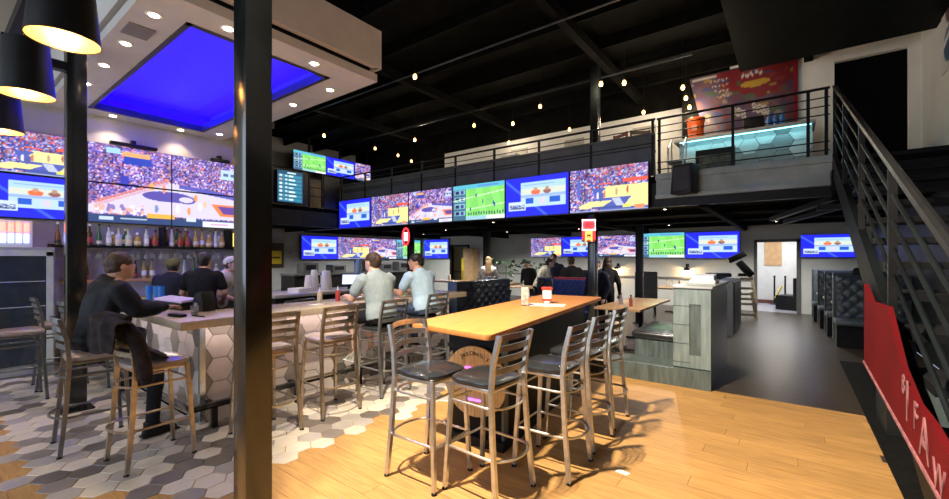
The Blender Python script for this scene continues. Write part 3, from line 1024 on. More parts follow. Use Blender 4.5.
# flood lamp above the long table (multi-lens, hence the repeated shadows)
fd = thing('flood_lamp', 'black multi lens flood lamp on the ceiling above the long table', 'lamp', (-2.25, 1.1, 5.50))
MB().box((0, 0, .02), (.34, .10, .14), rot=(.5, 0, 0)).build('head', BLACK, fd, bevel=.01)
MB().b2((-.02, -.02, .06), (.02, .02, ZC - 5.50)).build('bracket', BLACK, fd)
for k in range(3):
    x = -2.25 + (k - 1) * .08
    light('flood_beam', 'SPOT', (x, 1.14, 5.40), 950, (1.0, .86, .66), .02, aim=(-1.45, 3.3, 0), spot=80, blend=.55)
# ------------------------------------------------------------------ bar stools
def stool_meshes(m, seat_m):
    d = {}
    d['seat'] = None
    b = MB()
    # cushion: rounded square, slightly domed
    def cush(u, v_):
        a = 2 * PI * u
        sq = (abs(math.cos(a)) ** 4 + abs(math.sin(a)) ** 4) ** -.25
        prof = [(0.0, .035), (.55, .036), (.85, .028), (.98, .012), (1.0, -.004), (.97, -.02), (.0, -.02)]
        k = min(int(v_ * 6 + 1e-6), 6)
        r, z = prof[k]
        return (.205 * r * sq * math.cos(a) * (1 + .04 * math.sin(a)), .205 * r * sq * math.sin(a), .765 + z)
    b.sheet(cush, 28, 6)
    d['seat'] = b.mesh('seat', seat_m)
    legs = []
    for s_ in (-1, 1):
        # square tube back leg that carries on as back post
        legs.append(MB().tube([(s_ * .215, -.245, 0), (s_ * .200, -.205, .40), (s_ * .192, -.185, .74), (s_ * .188, -.200, .92), (s_ * .184, -.245, 1.10)], .0145, 4, sq=True).mesh('back_post', m))
        legs.append(MB().tube([(s_ * .205, .205, 0), (s_ * .175, .165, .74)], .0135, 4, sq=True).mesh('leg', m))
    d['legs'] = legs
    d['slats'] = []
    for k in range(4):
        z = .860 + k * .073
        yb = -.193 - max(0, z - .90) * .22
        def sl(u, v_, z=z, yb=yb):
            x = -.186 + .372 * u
            return (x, yb - .055 * (1 - (2 * u - 1) ** 2), z + (v_ - .5) * .040 + .012 * (1 - (2 * u - 1) ** 2))
        b = MB().sheet(sl, 10, 1)
        d['slats'].append(b.mesh('slat', m, solid=.006))
    def ring(z, sx, yf, yb_):
        pts = [(-sx, yf, z), (sx, yf, z)]
        for k in range(0, 11):
            a = PI * k / 10
            pts.append((sx * math.cos(a), yb_ - .12 * math.sin(a), z))
        return pts
    d['foot_ring'] = MB().tube(ring(.30, .192, .200, -.17), .010, 6, closed=True).mesh('foot_ring', m)
    d['seat_ring'] = MB().tube(ring(.62, .180, .172, -.13), .009, 6, closed=True).mesh('seat_ring', m)
    d['apron'] = MB().b2((-.18, -.17, .715), (.18, .17, .745)).mesh('seat_frame', m, bevel=.01)
    d['glide'] = MB().lathe([(.020, 0), (.020, .012), (.014, .02)], 8).mesh('glide', BLACK)
    return d


SEATW = mat('stool_seat_black', (.022, .024, .027), .24, var=.1, scale=10, coat=.35)
SEATP = mat('stool_seat_pale', (.30, .24, .22), .3, var=.1, scale=10, coat=.3)
SM = {'steel': stool_meshes(STEEL, SEATW), 'bronze': stool_meshes(BRONZE, SEATP), 'dark': stool_meshes(GUNMETAL, SEATP), 'grey': stool_meshes(mat('grey_steel', (.44, .47, .50), .3, .9, var=.08, scale=20), SEATW)}


def stool(kind, x, y, rz, label, z=0.004):
    d = SM[kind]
    t = thing('bar_stool', label, 'bar stool', (x, y, z), rz, 'ladder back bar stools')
    t.scale = (1.03, 1.03, 1.03)
    link('seat', d['seat'], t)
    link('seat_frame', d['apron'], t)
    for k, me in enumerate(d['legs']):
        lg = link(me.name.split('.')[0], me, t)
        gx = (-1, 1)[k // 2] * (.215 if k % 2 == 0 else .205)
        link('glide', d['glide'], lg, (gx, -.245 if k % 2 == 0 else .205, -.003))
    for me in d['slats']:
        link('slat', me, t)
    link('foot_ring', d['foot_ring'], t)
    link('seat_ring', d['seat_ring'], t)
    return t


H90 = PI / 2
# long table (front of a stool is +y; turn so that it faces the table)
stool('steel', -2.19, 2.37, -H90 + .02, 'steel ladder back stool at the table end with its backrest towards the bar')
stool('steel', -1.745, 2.47, H90 - .05, 'steel ladder back stool with black seat in front of the round wooden sign')
stool('steel', -1.54, 3.06, H90 + .03, 'first of three steel stools along the long table, next to the sign stool')
stool('steel', -1.57, 3.65, H90 - .03, 'middle one of three steel stools along the open side of the long table')
stool('steel', -1.60, 4.22, H90 + .02, 'last of three steel stools along the open side of the long table, nearest the booths')
# along the bar
stool('bronze', -3.97, 1.99, H90 + .04, 'brownish empty bar stool at the bar behind the black post')
stool('bronze', -4.00, 2.70, H90 - .05, 'brownish empty bar stool at the bar next to the man in the grey polo')
stool('grey', -4.05, 3.48, H90, 'grey metal bar stool under the man in the grey polo')
stool('grey', -4.20, 4.42, H90 + .03, 'grey metal bar stool under the man in the pale blue t-shirt')
stool('bronze', -4.22, 1.20, .05, 'pale seated bar stool with a dark coat over its back, at the bar end')
stool('dark', -4.98, .98, -.06, 'dark metal bar stool under the man in the dark jacket')
stool('dark', -6.66, 1.27, .02, 'dark empty bar stool behind the seated man at the bar end')
stool('dark', -7.10, .72, .0, 'dark empty bar stool at the bar end before the beer cooler')
stool('dark', -7.56, 1.16, -.05, 'dark empty bar stool by the beer cooler closest to the bar wall')

# ------------------------------------------------------------------ bar counter
bar = thing('bar_counter', 'hexagon tiled bar with thick pale stone top', 'bar', (0, 0, 0))
BX = -4.33
top = [(BX, 1.42), (BX, 5.55), (-5.08, 5.55), (-5.08, 2.0), (-7.92, 2.0), (-7.92, 1.42)]
MB().prism(top, .99, 1.07, 'z').build('countertop', BARTOP, bar, bevel=.012)
FX, FY = -4.64, 1.70
bs = MB().prism([(FX, FY), (FX, 5.45), (-5.0, 5.45), (-5.0, 1.95), (-7.9, 1.95), (-7.9, FY)], .0, .99, 'z').build('bar_base', GROUT, bar)
MB().b2((FX - .03, FY - .018, 0.0), (FX + .018, FY + .03, .985)).build('corner_trim', mat('pale_steel', (.55, .62, .68), .25, .8), bs)


def clip_poly(poly, x0, x1, y0, y1):
    def cut(p, ax, lim, keep):
        o_ = []
        for i in range(len(p)):
            a, b_ = p[i - 1], p[i]
            ia, ib = (a[ax] - lim) * keep >= 0, (b_[ax] - lim) * keep >= 0
            if ia != ib:
                t = (lim - a[ax]) / (b_[ax] - a[ax])
                o_.append((a[0] + (b_[0] - a[0]) * t, a[1] + (b_[1] - a[1]) * t))
            if ib:
                o_.append(b_)
        return o_
    for ax, lim, kp in ((0, x0, 1), (0, x1, -1), (1, y0, 1), (1, y1, -1)):
        poly = cut(poly, ax, lim, kp)
        if len(poly) < 3:
            return []
    return poly


def hex_wall(parent, u0, u1, v0, v1, rad, to3, mats, rng, thick=.008, pattern=None):
    """flat-topped hexagon tiles on a wall rectangle; to3(u, v, t) -> point"""
    ff = rad * math.sqrt(3)
    i = 0
    u = u0 - rad * .4
    cnt = 0
    while u < u1 + rad:
        v_ = v0 - ff * .3 + (ff / 2 if i % 2 else 0)
        while v_ < v1 + ff:
            poly = [(u + (rad - .003) * math.cos(k * PI / 3), v_ + (rad - .003) * math.sin(k * PI / 3)) for k in range(6)]
            poly = clip_poly(poly, u0, u1, v0, v1)
            if poly:
                cx = sum(p[0] for p in poly) / len(poly)
                cy = sum(p[1] for p in poly) / len(poly)
                nn = len(poly)
                q = .975
                vs_ = [to3(a, b_, 0) for a, b_ in poly] + [to3(cx + (a - cx) * q, cy + (b_ - cy) * q, thick) for a, b_ in poly]
                o_ = Vector(to3(cx, cy, 0))
                vs_ = [tuple(Vector(p) - o_) for p in vs_]
                fs_ = [tuple(range(nn, 2 * nn))] + [(k, (k + 1) % nn, nn + (k + 1) % nn, nn + k) for k in range(nn)]
                link('tile', MB().add(vs_, fs_).mesh('tile', rng.choice(mats)), parent, tuple(o_))
                cnt += 1
            v_ += ff
        u += rad * 1.5
        i += 1
    return cnt


rt = random.Random(11)
W1 = mat('wall_tile_white', (.60, .52, .49), .28, var=.04, rand=.05)
W2 = mat('wall_tile_grey', (.14, .125, .11), .3, var=.06, rand=.08)
W3 = mat('wall_tile_taupe', (.27, .235, .20), .3, var=.06, rand=.08)
hex_wall(bs, FY + .02, 5.45, .0, .98, .135, lambda u, v_, t: (FX + t, u, v_), [W1, W1, W2, W3, W1, W3], rt)
hex_wall(bs, -7.9, FX - .03, .0, .98, .135, lambda u, v_, t: (u, FY - t, v_), [W1, W1, W2, W3, W1], rt)
MB().b2((FX + .14, FY - .2, .20), (FX + .20, 5.45, .25)).b2((-7.9, FY - .20, .20), (FX + .2, FY - .14, .25)).build('foot_rail', GLOSSBLACK, bar, bevel=.01)
for k in range(5):
    y = 1.75 + k * .86
    MB().b2((FX + .005, y - .02, .205), (FX + .15, y + .02, .235)).b2((FX + .15, y - .025, 0.004), (FX + .19, y + .025, .21)).build('rail_bracket', BLACK, bar)
UNDER = glow('under_bar_led', (1.0, .78, .74), 3)
MB().b2((FX + .10, FY, .978), (FX + .13, 5.4, .989)).b2((-7.85, FY - .13, .978), (FX + .1, FY - .10, .989)).build('led_strip', UNDER, bar)
for y0 in (2.3, 3.6, 4.7):
    light('under_bar_light', 'AREA', (FX + .14, y0, .97), 1.6, (1, .84, .78), .05, rot=(0, math.radians(20), 0), size_y=1.3)
light('under_bar_light', 'AREA', (-5.6, FY - .14, .97), 1.6, (1, .84, .78), 1.8, rot=(math.radians(-20), 0, 0), size_y=.05)

# things on the bar end
ZB = 1.071


def one(name, label, cat, mb, m, loc=(0, 0, 0), rz=0, group=None, bevel=0):
    o = mb.build(name, m, bevel=bevel, loc=loc)
    o.rotation_euler = (0, 0, rz)
    return tag(o, label, cat, group)


t = thing('bar_caddy', 'black bar caddy with purple lit lid on the bar end', 'caddy', (-5.60, 1.80, ZB), .06)
MB().b2((-.30, -.09, 0), (.34, .09, .085)).build('tray', BLACK, t, bevel=.006)
MB().box((.0, -.01, .10), (.70, .17, .022), rot=(.12, 0, 0)).build('lid', mat('purple_lit_plastic', (.62, .55, .85), .3), t)  # purple light falling on the lid is put into its colour
t = thing('napkin_holder', 'black napkin holder next to the caddy on the bar end', 'holder', (-5.06, 1.88, ZB), .2)
MB().prism([(-.09, 0), (.09, 0), (.09, .12), (.05, .21), (-.04, .19), (-.09, .10)], -.07, .07, 'y').build('body', BLACK, t, bevel=.006)
MB().b2((-.05, -.073, .05), (.0, -.07, .09)).build('emblem', mat('dull_grey', (.3, .3, .3), .5), t)
t = thing('tumbler', 'short clear glass tumbler on the bar end', 'glass', (-4.75, 1.68, ZB))
b = MB()
b.sheet(lambda u, v_: ((.030 + .008 * v_) * math.cos(2 * PI * u), (.030 + .008 * v_) * math.sin(2 * PI * u), .002 + .095 * v_), 18, 2)
b.lathe([(.030, 0), (.030, .008)], 18)
b.build('glass', GLASS, t, solid=.002)
MB().lathe([(.028, .01), (.031, .035)], 16).build('drink', mat('pale_drink', (.75, .62, .45), .1, trans=.4), t)
one('wallet', 'black long wallet lying on the bar end', 'wallet', MB().b2((-.11, -.035, 0), (.11, .035, .028)), BLACK, (-4.78, 1.54, ZB), .15, bevel=.01)
one('pen', 'dark pen lying beside the black wallet on the bar', 'pen', MB().tube([(-.09, 0, .006), (.09, .0, .006)], .006, 8), BLACK, (-4.60, 1.66, ZB), .2)
BLUEC = mat('blue_plastic', (.02, .16, .55), .35)
for k, (x, y) in enumerate(((-6.75, 1.86), (-6.60, 1.90), (-6.44, 1.90))):
    t = thing('plastic_cup', 'bright blue plastic cup behind the bar caddy', 'cup', (x, y, ZB), 0, 'blue cups on the bar end')
    MB().sheet(lambda u, v_: ((.032 + .01 * v_) * math.cos(2 * PI * u), (.032 + .01 * v_) * math.sin(2 * PI * u), .002 + .20 * v_), 14, 2).build('cup', BLUEC, t, solid=.002)
    MB().lathe([(.031, 0), (.031, .006)], 14).build('bottom', BLUEC, t)
one('receipt', 'white paper slip lying on the bar by the grey polo man', 'paper', MB().b2((-.05, -.08, 0), (.05, .08, .002)), PLASTICW, (-4.62, 2.95, ZB), .2)

# coat over the back of the stool at the bar end
coat = thing('coat', 'dark brown coat hanging over a stool back at the bar end', 'coat', (-4.22, .915, 0), .05)


def drape(u, v_):
    x = (u - .5) * .52
    a = v_
    zt = 1.15
    if a < .20:                      # short side behind the backrest
        y, z = -.085, zt - (.20 - a) * 1.1
    elif a < .32:
        g = (a - .20) / .12 * PI
        y, z = -.02 - .065 * math.cos(g), zt + .035 * math.sin(g)
    else:                            # long side falls on to the seat
        q = (a - .32) / .68
        y, z = .045 + .30 * q ** 1.6, zt - .315 * q ** .8
    f = .020 * math.sin(u * 13 + v_ * 5) + .012 * math.sin(u * 7 - v_ * 9 + 1)
    s_ = 1 + .16 * math.sin(v_ * 5)
    return (x * s_ + .03 * math.sin(v_ * 6), y + f, z + .018 * math.sin(u * 9 + v_ * 4))


COATM = mat('coat_cloth', (.022, .017, .019), .85, var=.3, scale=14, bump=.3, spec=.15)
MB().sheet(drape, 26, 26).build('cloth', COATM, coat, solid=.012)
MB().tube([(.20, .02, 1.15), (.27, .07, 1.05), (.285, .12, .88), (.27, .15, .68)], [.045, .055, .05, .042], 10).build('sleeve', COATM, coat)
MB().tube([(-.18, .06, 1.17), (0, -.03, 1.205), (.18, .06, 1.17)], .034, 8).build('collar', COATM, coat)

# ------------------------------------------------------------------ back bar
bb = thing('back_bar', 'dark back bar cabinet with steel top below the bottle shelf', 'cabinet', (XBAR + .01, 0, 0))
MB().b2((0, 1.35, .01), (.58, 4.05, .92)).build('body', mat('dark_cabinet', (.025, .024, .026), .45), bb)
MB().b2((0, 1.33, .92), (.62, 4.08, .96)).build('top', STEEL, bb)
for k in range(4):
    dr = MB().b2((.58, 1.40 + k * .66, .08), (.60, 2.02 + k * .66, .88)).build('door', mat('cooler_door', (.04, .04, .045), .3), bb)
    MB().b2((.60, 1.44 + k * .66, .35), (.63, 1.47 + k * .66, .6)).build('handle', STEEL, dr)
MB().b2((XBAR, 1.3, .97), (XBAR + .009, 4.05, 2.16)).build('splash_panel', mat('lilac_grey_panel', (.42, .40, .44), .45), bpy.data.objects['wall_bar'])
ldg = thing('wall_ledge', 'narrow wooden ledge of bottles below the glass rack', 'shelf', (XBAR + .01, 0, 1.24))
MB().b2((0, 1.35, 0), (.20, 4.05, .05)).build('board', TABLEWOOD, ldg)
for y in (1.6, 2.7, 3.8):
    MB().b2((.0, y, -.12), (.16, y + .03, 0)).build('bracket', BLACK, ldg)
sh = thing('bottle_shelf', 'black shelf of liquor bottles under the video wall', 'shelf', (XBAR + .02, 0, 1.80))
MB().b2((0, 1.22, 0), (.30, 4.05, .035)).build('board', BLACK, sh)
MB().b2((.0, 1.22, .035), (.02, 4.05, .05)).build('lip', BLACK, sh)
for y in (2.62, 3.70):
    MB().b2((.02, y, .035), (.26, y + .04, .38)).build('divider', BLACK, sh)
rk = thing('glass_rack', 'steel rack of hanging stem glasses under the bottle shelf', 'rack', (XBAR + .02, 0, 1.795))
for x in (.10, .18, .26):
    MB().tube([(x, 1.4, -.012), (x, 3.9, -.012)], .006, 6).build('rod', STEEL, rk)

bot = []
shapes = [[(.036, 0), (.037, .17), (.030, .20), (.014, .23), (.013, .30), (.016, .302), (.016, .315)],
          [(.045, 0), (.046, .14), (.040, .17), (.015, .20), (.014, .25), (.018, .252), (.018, .275)],
          [(.032, 0), (.033, .10), (.030, .16), (.015, .24), (.013, .31), (.016, .312), (.016, .33)],
          [(.050, 0), (.052, .11), (.045, .14), (.018, .16), (.016, .19), (.022, .192), (.022, .215)]]
gl = [mat('bottle_clear', (.72, .76, .80), .08, var=.02, trans=.35), mat('bottle_amber', (.30, .12, .03), .1, var=.05, trans=.3), mat('bottle_green', (.05, .16, .07), .1, trans=.3),
      mat('bottle_brown', (.10, .045, .02), .12, trans=.2), mat('bottle_gold', (.55, .36, .12), .12, trans=.3)]
labm = [PLASTICW, mat('label_black', (.02, .02, .02), .6), mat('label_cream', (.7, .6, .42), .6), mat('label_red', (.4, .04, .03), .6)]
capm = [BLACK, mat('cap_gold', (.6, .4, .12), .3, .8), RED, PLASTICW]
proto = []
names = ['clear', 'amber', 'green', 'brown', 'golden']
for si, pr_ in enumerate(shapes):
    for gi, g in enumerate(gl):
        a = MB().lathe(pr_[:-2], 12).mesh('glass', g)
        c = MB().lathe([(r, z) for r, z in pr_[-2:]] + [(pr_[-1][0] * .9, pr_[-1][1] + .012)], 10).mesh('cap', capm[(si + gi) % 4])
        r0 = pr_[0][0] + .0015
        l_ = MB().lathe([(r0, pr_[1][1] * .25), (r0 + .001, pr_[1][1] * .75)], 12).mesh('label', labm[(si * 2 + gi) % 4])
        proto.append((a, c, l_, names[gi], ['slim', 'round', 'tall tapered', 'squat'][si]))


def bottle(x, y, z, k, where):
    a, c, l_, nm, sp = proto[k % 20]
    t = thing('bottle', '%s %s liquor bottle %s' % (sp, nm, where), 'bottle', (x, y, z), 0, 'bottles ' + where)
    link('glass', a, t)
    link('cap', c, t)
    link('paper_label', l_, t)
    return t


rb = random.Random(5)
y = 1.30
while y < 3.95:
    if abs(y - 2.64) > .08 and y < 3.64:
        bottle(XBAR + .02 + rb.uniform(.20, .23), y, 1.835, rb.randrange(20), 'on the black shelf under the video wall')
    y += rb.uniform(.108, .13)
y = 1.40
while y < 3.9:
    if rb.random() < .8 and abs(y - 2.64) > .08 and y < 3.64:
        bottle(XBAR + .02 + .085, y, 1.835, rb.randrange(20), 'on the black shelf under the video wall')
    y += rb.uniform(.12, .17)
y = 1.5
while y < 3.9:
    if rb.random() < .75:
        bottle(XBAR + .12, y, 1.291, rb.randrange(20), 'on the wooden ledge behind the bar')
    y += rb.uniform(.11, .2)
sg = MB()
sg.lathe([(.034, -.165), (.036, -.11), (.026, -.075), (.005, -.06), (.004, -.008), (.030, -.004), (.030, 0)], 10)
sgm = sg.mesh('wine_glass', GLASS)
y = 1.45
k = 0
while y < 3.9:
    o = link('wine_glass', sgm, None, (XBAR + .02 + (.14, .22)[k % 2], y, 1.783))
    tag(o, 'clear stem glass hanging upside down below the bottle shelf', 'glass', 'hanging stem glasses')
    y += .105
    k += 1

# beer cooler with lit can box
ck = thing('beer_cooler', 'glass door beer cooler with pale lit frame by the bar wall', 'cooler', (XBAR + .02, .78, 0.005))
MB().b2((0, -.36, 0), (.55, .44, 1.78)).build('cabinet', mat('cooler_grey', (.30, .31, .31), .4), ck, bevel=.01)
d_ = MB().b2((.55, -.34, .15), (.575, .42, 1.72)).build('door', mat('cooler_glass', (.03, .04, .05), .08), ck)
FRM = mat('cooler_frame', (.45, .50, .47), .35)
MB().b2((.575, -.34, .15), (.59, -.27, 1.72)).b2((.575, .35, .15), (.59, .42, 1.72)).b2((.575, -.34, 1.66), (.59, .42, 1.74)).build('door_frame', FRM, d_)
for z in (.6, .95, 1.3):
    MB().b2((.576, -.26, z), (.582, .34, z + .010)).build('shelf', FRM, d_)
cb = thing('can_display', 'small lit box of red and white cans on the beer cooler', 'display box', (XBAR + .22, .80, 1.787))
MB().b2((-.10, -.20, 0), (.16, .22, .38)).build('box', PLASTICW, cb, bevel=.01)
for k in range(5):
    for j, c in enumerate(((.35, .45, 1.0), (1.0, .22, .16))):
        MB().lathe([(.026, 0), (.028, .01), (.028, .12), (.024, .13)], 10, c=(.165, -.14 + k * .075, .06 + j * .155)).build('can', glow('lit_can_%d' % j, c, 2.0), cb)
lb = thing('lit_sign', 'small glowing blue and yellow sign at the end of the bottle shelf', 'sign', (XBAR + .22, 3.80, 1.838))
MB().b2((-.03, -.02, 0), (.03, .20, .30)).build('case', BLACK, lb)
MB().b2((.03, .0, .02), (.035, .18, .28)).build('panel', glow('sign_blue', (.15, .45, 1.0), 3), lb)
MB().b2((.036, .02, .04), (.040, .16, .10)).b2((.036, .03, .17), (.040, .15, .22)).build('print', glow('sign_white', (.9, .9, .7), 3), lb)
MB().b2((.03, -.018, .02), (.036, .0, .28)).build('edge', glow('sign_yellow', (1, .75, .1), 2), lb)
bo = MB()
one('speaker_box', 'small dark speaker box beside the can display', 'speaker', MB().b2((-.06, -.06, 0), (.06, .06, .15)), BLACK, (XBAR + .30, .50, 1.787), bevel=.006)

# ------------------------------------------------------------------ service station inside the bar
ws = thing('work_bench', 'steel work bench with curved rails inside the bar', 'bench', (-6.35, 4.35, 0))
MB().b2((-.35, -1.2, 1.04), (.35, 1.0, 1.09)).build('top', mat('pale_bench', (.55, .53, .50), .35, .3), ws, bevel=.01)
MB().b2((-.30, -1.1, .05), (.18, .9, 1.04)).build('cabinet', mat('dark_cabinet', (.025, .024, .026), .45), ws)
for y in (-1.12, .2):
    MB().tube([(.34, y, .0), (.34, y, .80), (.34, y + .10, .98), (.34, y + .55, 1.0), (.34, y + .65, .85), (.34, y + .65, .0)], .016, 8).build('rail', STEEL, ws)
MB().b2((.19, -.2, .70), (.32, .25, .92)).build('drip_tray', STEEL, ws)
t = thing('tablet', 'white tilted order tablet on the work bench inside the bar', 'tablet', (-6.2, 4.62, 1.09), .9)
MB().box((0, 0, .17), (.30, .012, .22), rot=(-.6, 0, 0)).build('body', BLACK, t)
MB().box((0, -.010, .166), (.27, .004, .19), rot=(-.6, 0, 0)).build('screen', glow('tablet_screen', (.55, .66, .85), 1.1), t)
MB().b2((-.05, .0, 0), (.05, .10, .13)).build('stand', BLACK, t)
t = thing('drink_dispenser', 'clear drink dispenser with yellow taps on the work bench', 'dispenser', (-6.5, 5.02, 1.09))
MB().lathe([(.07, .20), (.075, .40), (.06, .46), (.03, .50), (.02, .52)], 16).build('tank', mat('blue_tank', (.35, .50, .65), .1, trans=.5), t)
MB().b2((-.085, -.07, .17), (.085, .07, .20)).build('collar', mat('yellow_plastic', (.75, .52, .02), .4), t)
for x in (-.05, .05):
    MB().prism([(x - .035, 0), (x + .035, 0), (x + .015, .17), (x - .015, .17)], -.02, .02, 'y').build('leg', mat('yellow_plastic', (.75, .52, .02), .4), t)
for k, (x, y, h) in enumerate(((-6.42, 3.95, .26), (-6.56, 4.14, .34), (-6.36, 4.22, .33), (-6.56, 4.40, .32))):
    t = thing('pitcher', 'white plastic pitcher turned over on the work bench', 'pitcher', (x, y, 1.09), k * 1.3, 'white pitchers')
    MB().lathe([(.075, 0), (.070, h * .4), (.055, h * .9), (.045, h)], 14).build('jug', PLASTICW, t)
    MB().tube([(.072, 0, h * .2), (.115, 0, h * .3), (.112, 0, h * .7), (.058, 0, h * .82)], .009, 6).build('handle', PLASTICW, t)
one('bar_box', 'low white cardboard box on the work bench beside the tablet', 'box', MB().b2((-.12, -.14, 0), (.12, .14, .07)), PLASTICW, (-6.22, 3.68, 1.091), .2, bevel=.004)
bk = thing('rear_counter', 'black rear counter with equipment below the left wall televisions', 'counter', (-12.9, 9.6, 0))
MB().b2((-.4, -2.4, 0), (.4, 3.2, 1.05)).build('body', BLACK, bk)
MB().b2((-.42, -2.42, 1.05), (.44, 3.22, 1.10)).build('top', DKGREY, bk)
for k, (y, h, m) in enumerate(((-1.7, .35, DKGREY), (-.6, .28, GUNMETAL), (.6, .42, BLACK), (1.6, .30, GUNMETAL), (2.5, .36, DKGREY))):
    t = thing('bar_machine', ['grey ice machine', 'steel register', 'black coffee machine', 'steel blender base', 'grey printer'][k] + ' on the black rear counter', 'machine', (-12.9, 9.6 + y, 1.10))
    MB().b2((-.2, -.28, 0), (.2, .28, h)).build('body', m, t, bevel=.02)
    MB().b2((.2, -.18, h * .35), (.21, .18, h * .8)).build('panel', BLACK, t)
# grey screened monitor hood and tins
t = thing('glass_bin', 'clear plastic straw bin on the bar near the grey polo man', 'bin', (-4.82, 3.92, ZB))
MB().b2((-.12, -.18, 0), (.12, .18, .13)).build('bin', mat('grey_clear', (.45, .48, .48), .2, trans=.4), t, bevel=.01)
MB().b2((-.10, -.16, .13), (.10, .16, .15)).build('lid', mat('blue_lid', (.05, .25, .6), .4), t)
for k, (x, y, c) in enumerate(((-4.75, 3.34, (.45, .05, .04)), (-4.82, 3.12, (.60, .48, .35)))):
    t = thing('sauce_bottle', ['red squeeze bottle on the bar before the grey polo man', 'tan squeeze bottle on the bar before the grey polo man'][k], 'bottle', (x, y, ZB))
    MB().lathe([(.03, 0), (.032, .02), (.032, .12), (.02, .145)], 12).build('body', mat('squeeze_%d' % k, c, .4), t)
    MB().lathe([(.018, .145), (.008, .16), (.004, .20)], 10).build('nozzle', PLASTICW, t)
t = thing('serving_tray', 'oval white food basket on the bar before the grey polo man', 'tray', (-4.78, 3.56, ZB), .3)
MB().lathe([(.10, 0), (.13, .035), (.135, .04), (.12, .036), (.09, .012)], 18, sx=1.3).build('basket', PLASTICW, t)
# framed yellow poster on the left wall
t = thing('framed_poster', 'dark framed poster with yellow print on grey left wall', 'poster', (XL + .005, 7.30, 1.30), PI / 2)
MB().b2((-.30, -.03, 0), (.30, 0, .82)).build('frame', mat('brown_frame', (.06, .035, .02), .5), t)
MB().b2((-.22, -.034, .12), (.22, -.03, .56)).build('print', mat('yellow_print', (.65, .48, .02), .5), t)
MB().b2((-.16, -.036, .30), (.16, -.034, .36)).build('print_band', mat('black_print', (.03, .03, .02), .5), t)
one('wall_light', 'small pale round wall lamp between poster and televisions', 'lamp', MB().lathe([(.07, 0), (.09, .03), (.05, .07)], 14), PLASTICW, (XL + .06, 7.9, 1.75), 0)
# ------------------------------------------------------------------ long high table
def rounded(poly, r, n=5):
    out = []
    N = len(poly)
    for i in range(N):
        p, a, b_ = Vector(poly[i]), Vector(poly[i - 1]), Vector(poly[(i + 1) % N])
        u, v_ = (a - p).normalized(), (b_ - p).normalized()
        s_, e = p + u * r, p + v_ * r
        for k in range(n + 1):
            t = k / n
            q = s_ * (1 - t) ** 2 + p * 2 * t * (1 - t) + e * t * t
            out.append((q.x, q.y))
    return out


ht = thing('high_table', 'long honey coloured wooden high table with black base', 'table', (0, 0, 0))
tp = rounded([(-2.68, 2.62), (-1.765, 2.53), (-2.17, 5.95), (-3.06, 5.85)], .07)
MB().prism(tp, 1.03, 1.075, 'z').build('tabletop', TOPOAK, ht, bevel=.006)
ba = math.radians(6.5)
c_, s__ = math.cos(ba), math.sin(ba)


def tl(u, v_):
    return (-2.21 + u * c_ - v_ * s__, 2.98 + u * s__ + v_ * c_)


TBASE = mat('table_base_black', (.004, .006, .008), .5, var=.15, spec=.2)
MB().prism([tl(-.26, 0), tl(.24, 0), tl(.24, 2.55), tl(-.26, 2.55)], .006, 1.03, 'z').build('base_panel', TBASE, ht, bevel=.006)
MB().prism([tl(-.30, -.04), tl(.28, -.04), tl(.28, 2.6), tl(-.30, 2.6)], .0, .08, 'z').build('plinth', TBASE, ht)
MB().prism([tl(.242, .0), tl(.262, .0), tl(.262, .09), tl(.242, .09)], .08, 1.03, 'z').build('corner_strip', GREYWOOD, ht)

# round wooden sign leaning on the near end of the base
sgn = thing('barrel_sign', 'round wooden barrel head sign with dark lettering below the long table', 'sign', (-2.185, 2.915, .575), ba)
WOODS = mat('barrel_wood', (.70, .46, .20), .5, var=.12, scale=5, stretch=(8, 1, 1))
stv = [-.30, -.20, -.10, .0, .10, .20, .30]
for a, b_ in zip(stv[:-1], stv[1:]):
    pts = []
    for k in range(9):
        x = a + .002 + (b_ - a - .004) * k / 8
        pts.append((x, math.sqrt(max(0, .303 ** 2 - x * x))))
    poly = pts + [(x, -z) for x, z in reversed(pts)]
    MB().prism([p for i, p in enumerate(poly) if i == 0 or (abs(p[0] - poly[i - 1][0]) + abs(p[1] - poly[i - 1][1])) > 1e-5], -.012, .012, 'y').build('stave', WOODS, sgn)
INK = mat('burnt_ink', (.035, .022, .015), .6)
word = "JACK DANIEL'S"
for i, ch in enumerate(word):
    if ch == ' ':
        continue
    a = math.radians(122 - i * 5.6 + (2 if i > 4 else 0))
    rr_ = .225
    px, pz = rr_ * math.cos(a), rr_ * math.sin(a)
    ta = a - PI / 2
    text_mesh('letter', ch, .056 if i in (0, 5) else .044, INK, sgn, basis((math.cos(ta), 0, math.sin(ta)), (-math.sin(ta), 0, math.cos(ta)), (0, -1, 0), (px, -.0135, pz)), .0015)
REFLP = glow('reflection_magenta', (.75, .10, .9), 3)  # glowing bars stand in for purple reflections on the sign
MB().b2((-.09, -.02, .108), (.06, -.012, .122)).build('reflection_bar', REFLP, sgn)
MB().b2((-.10, -.02, -.165), (.10, -.012, -.148)).build('reflection_bar', glow('reflection_violet', (.35, .10, 1.0), 3), sgn)

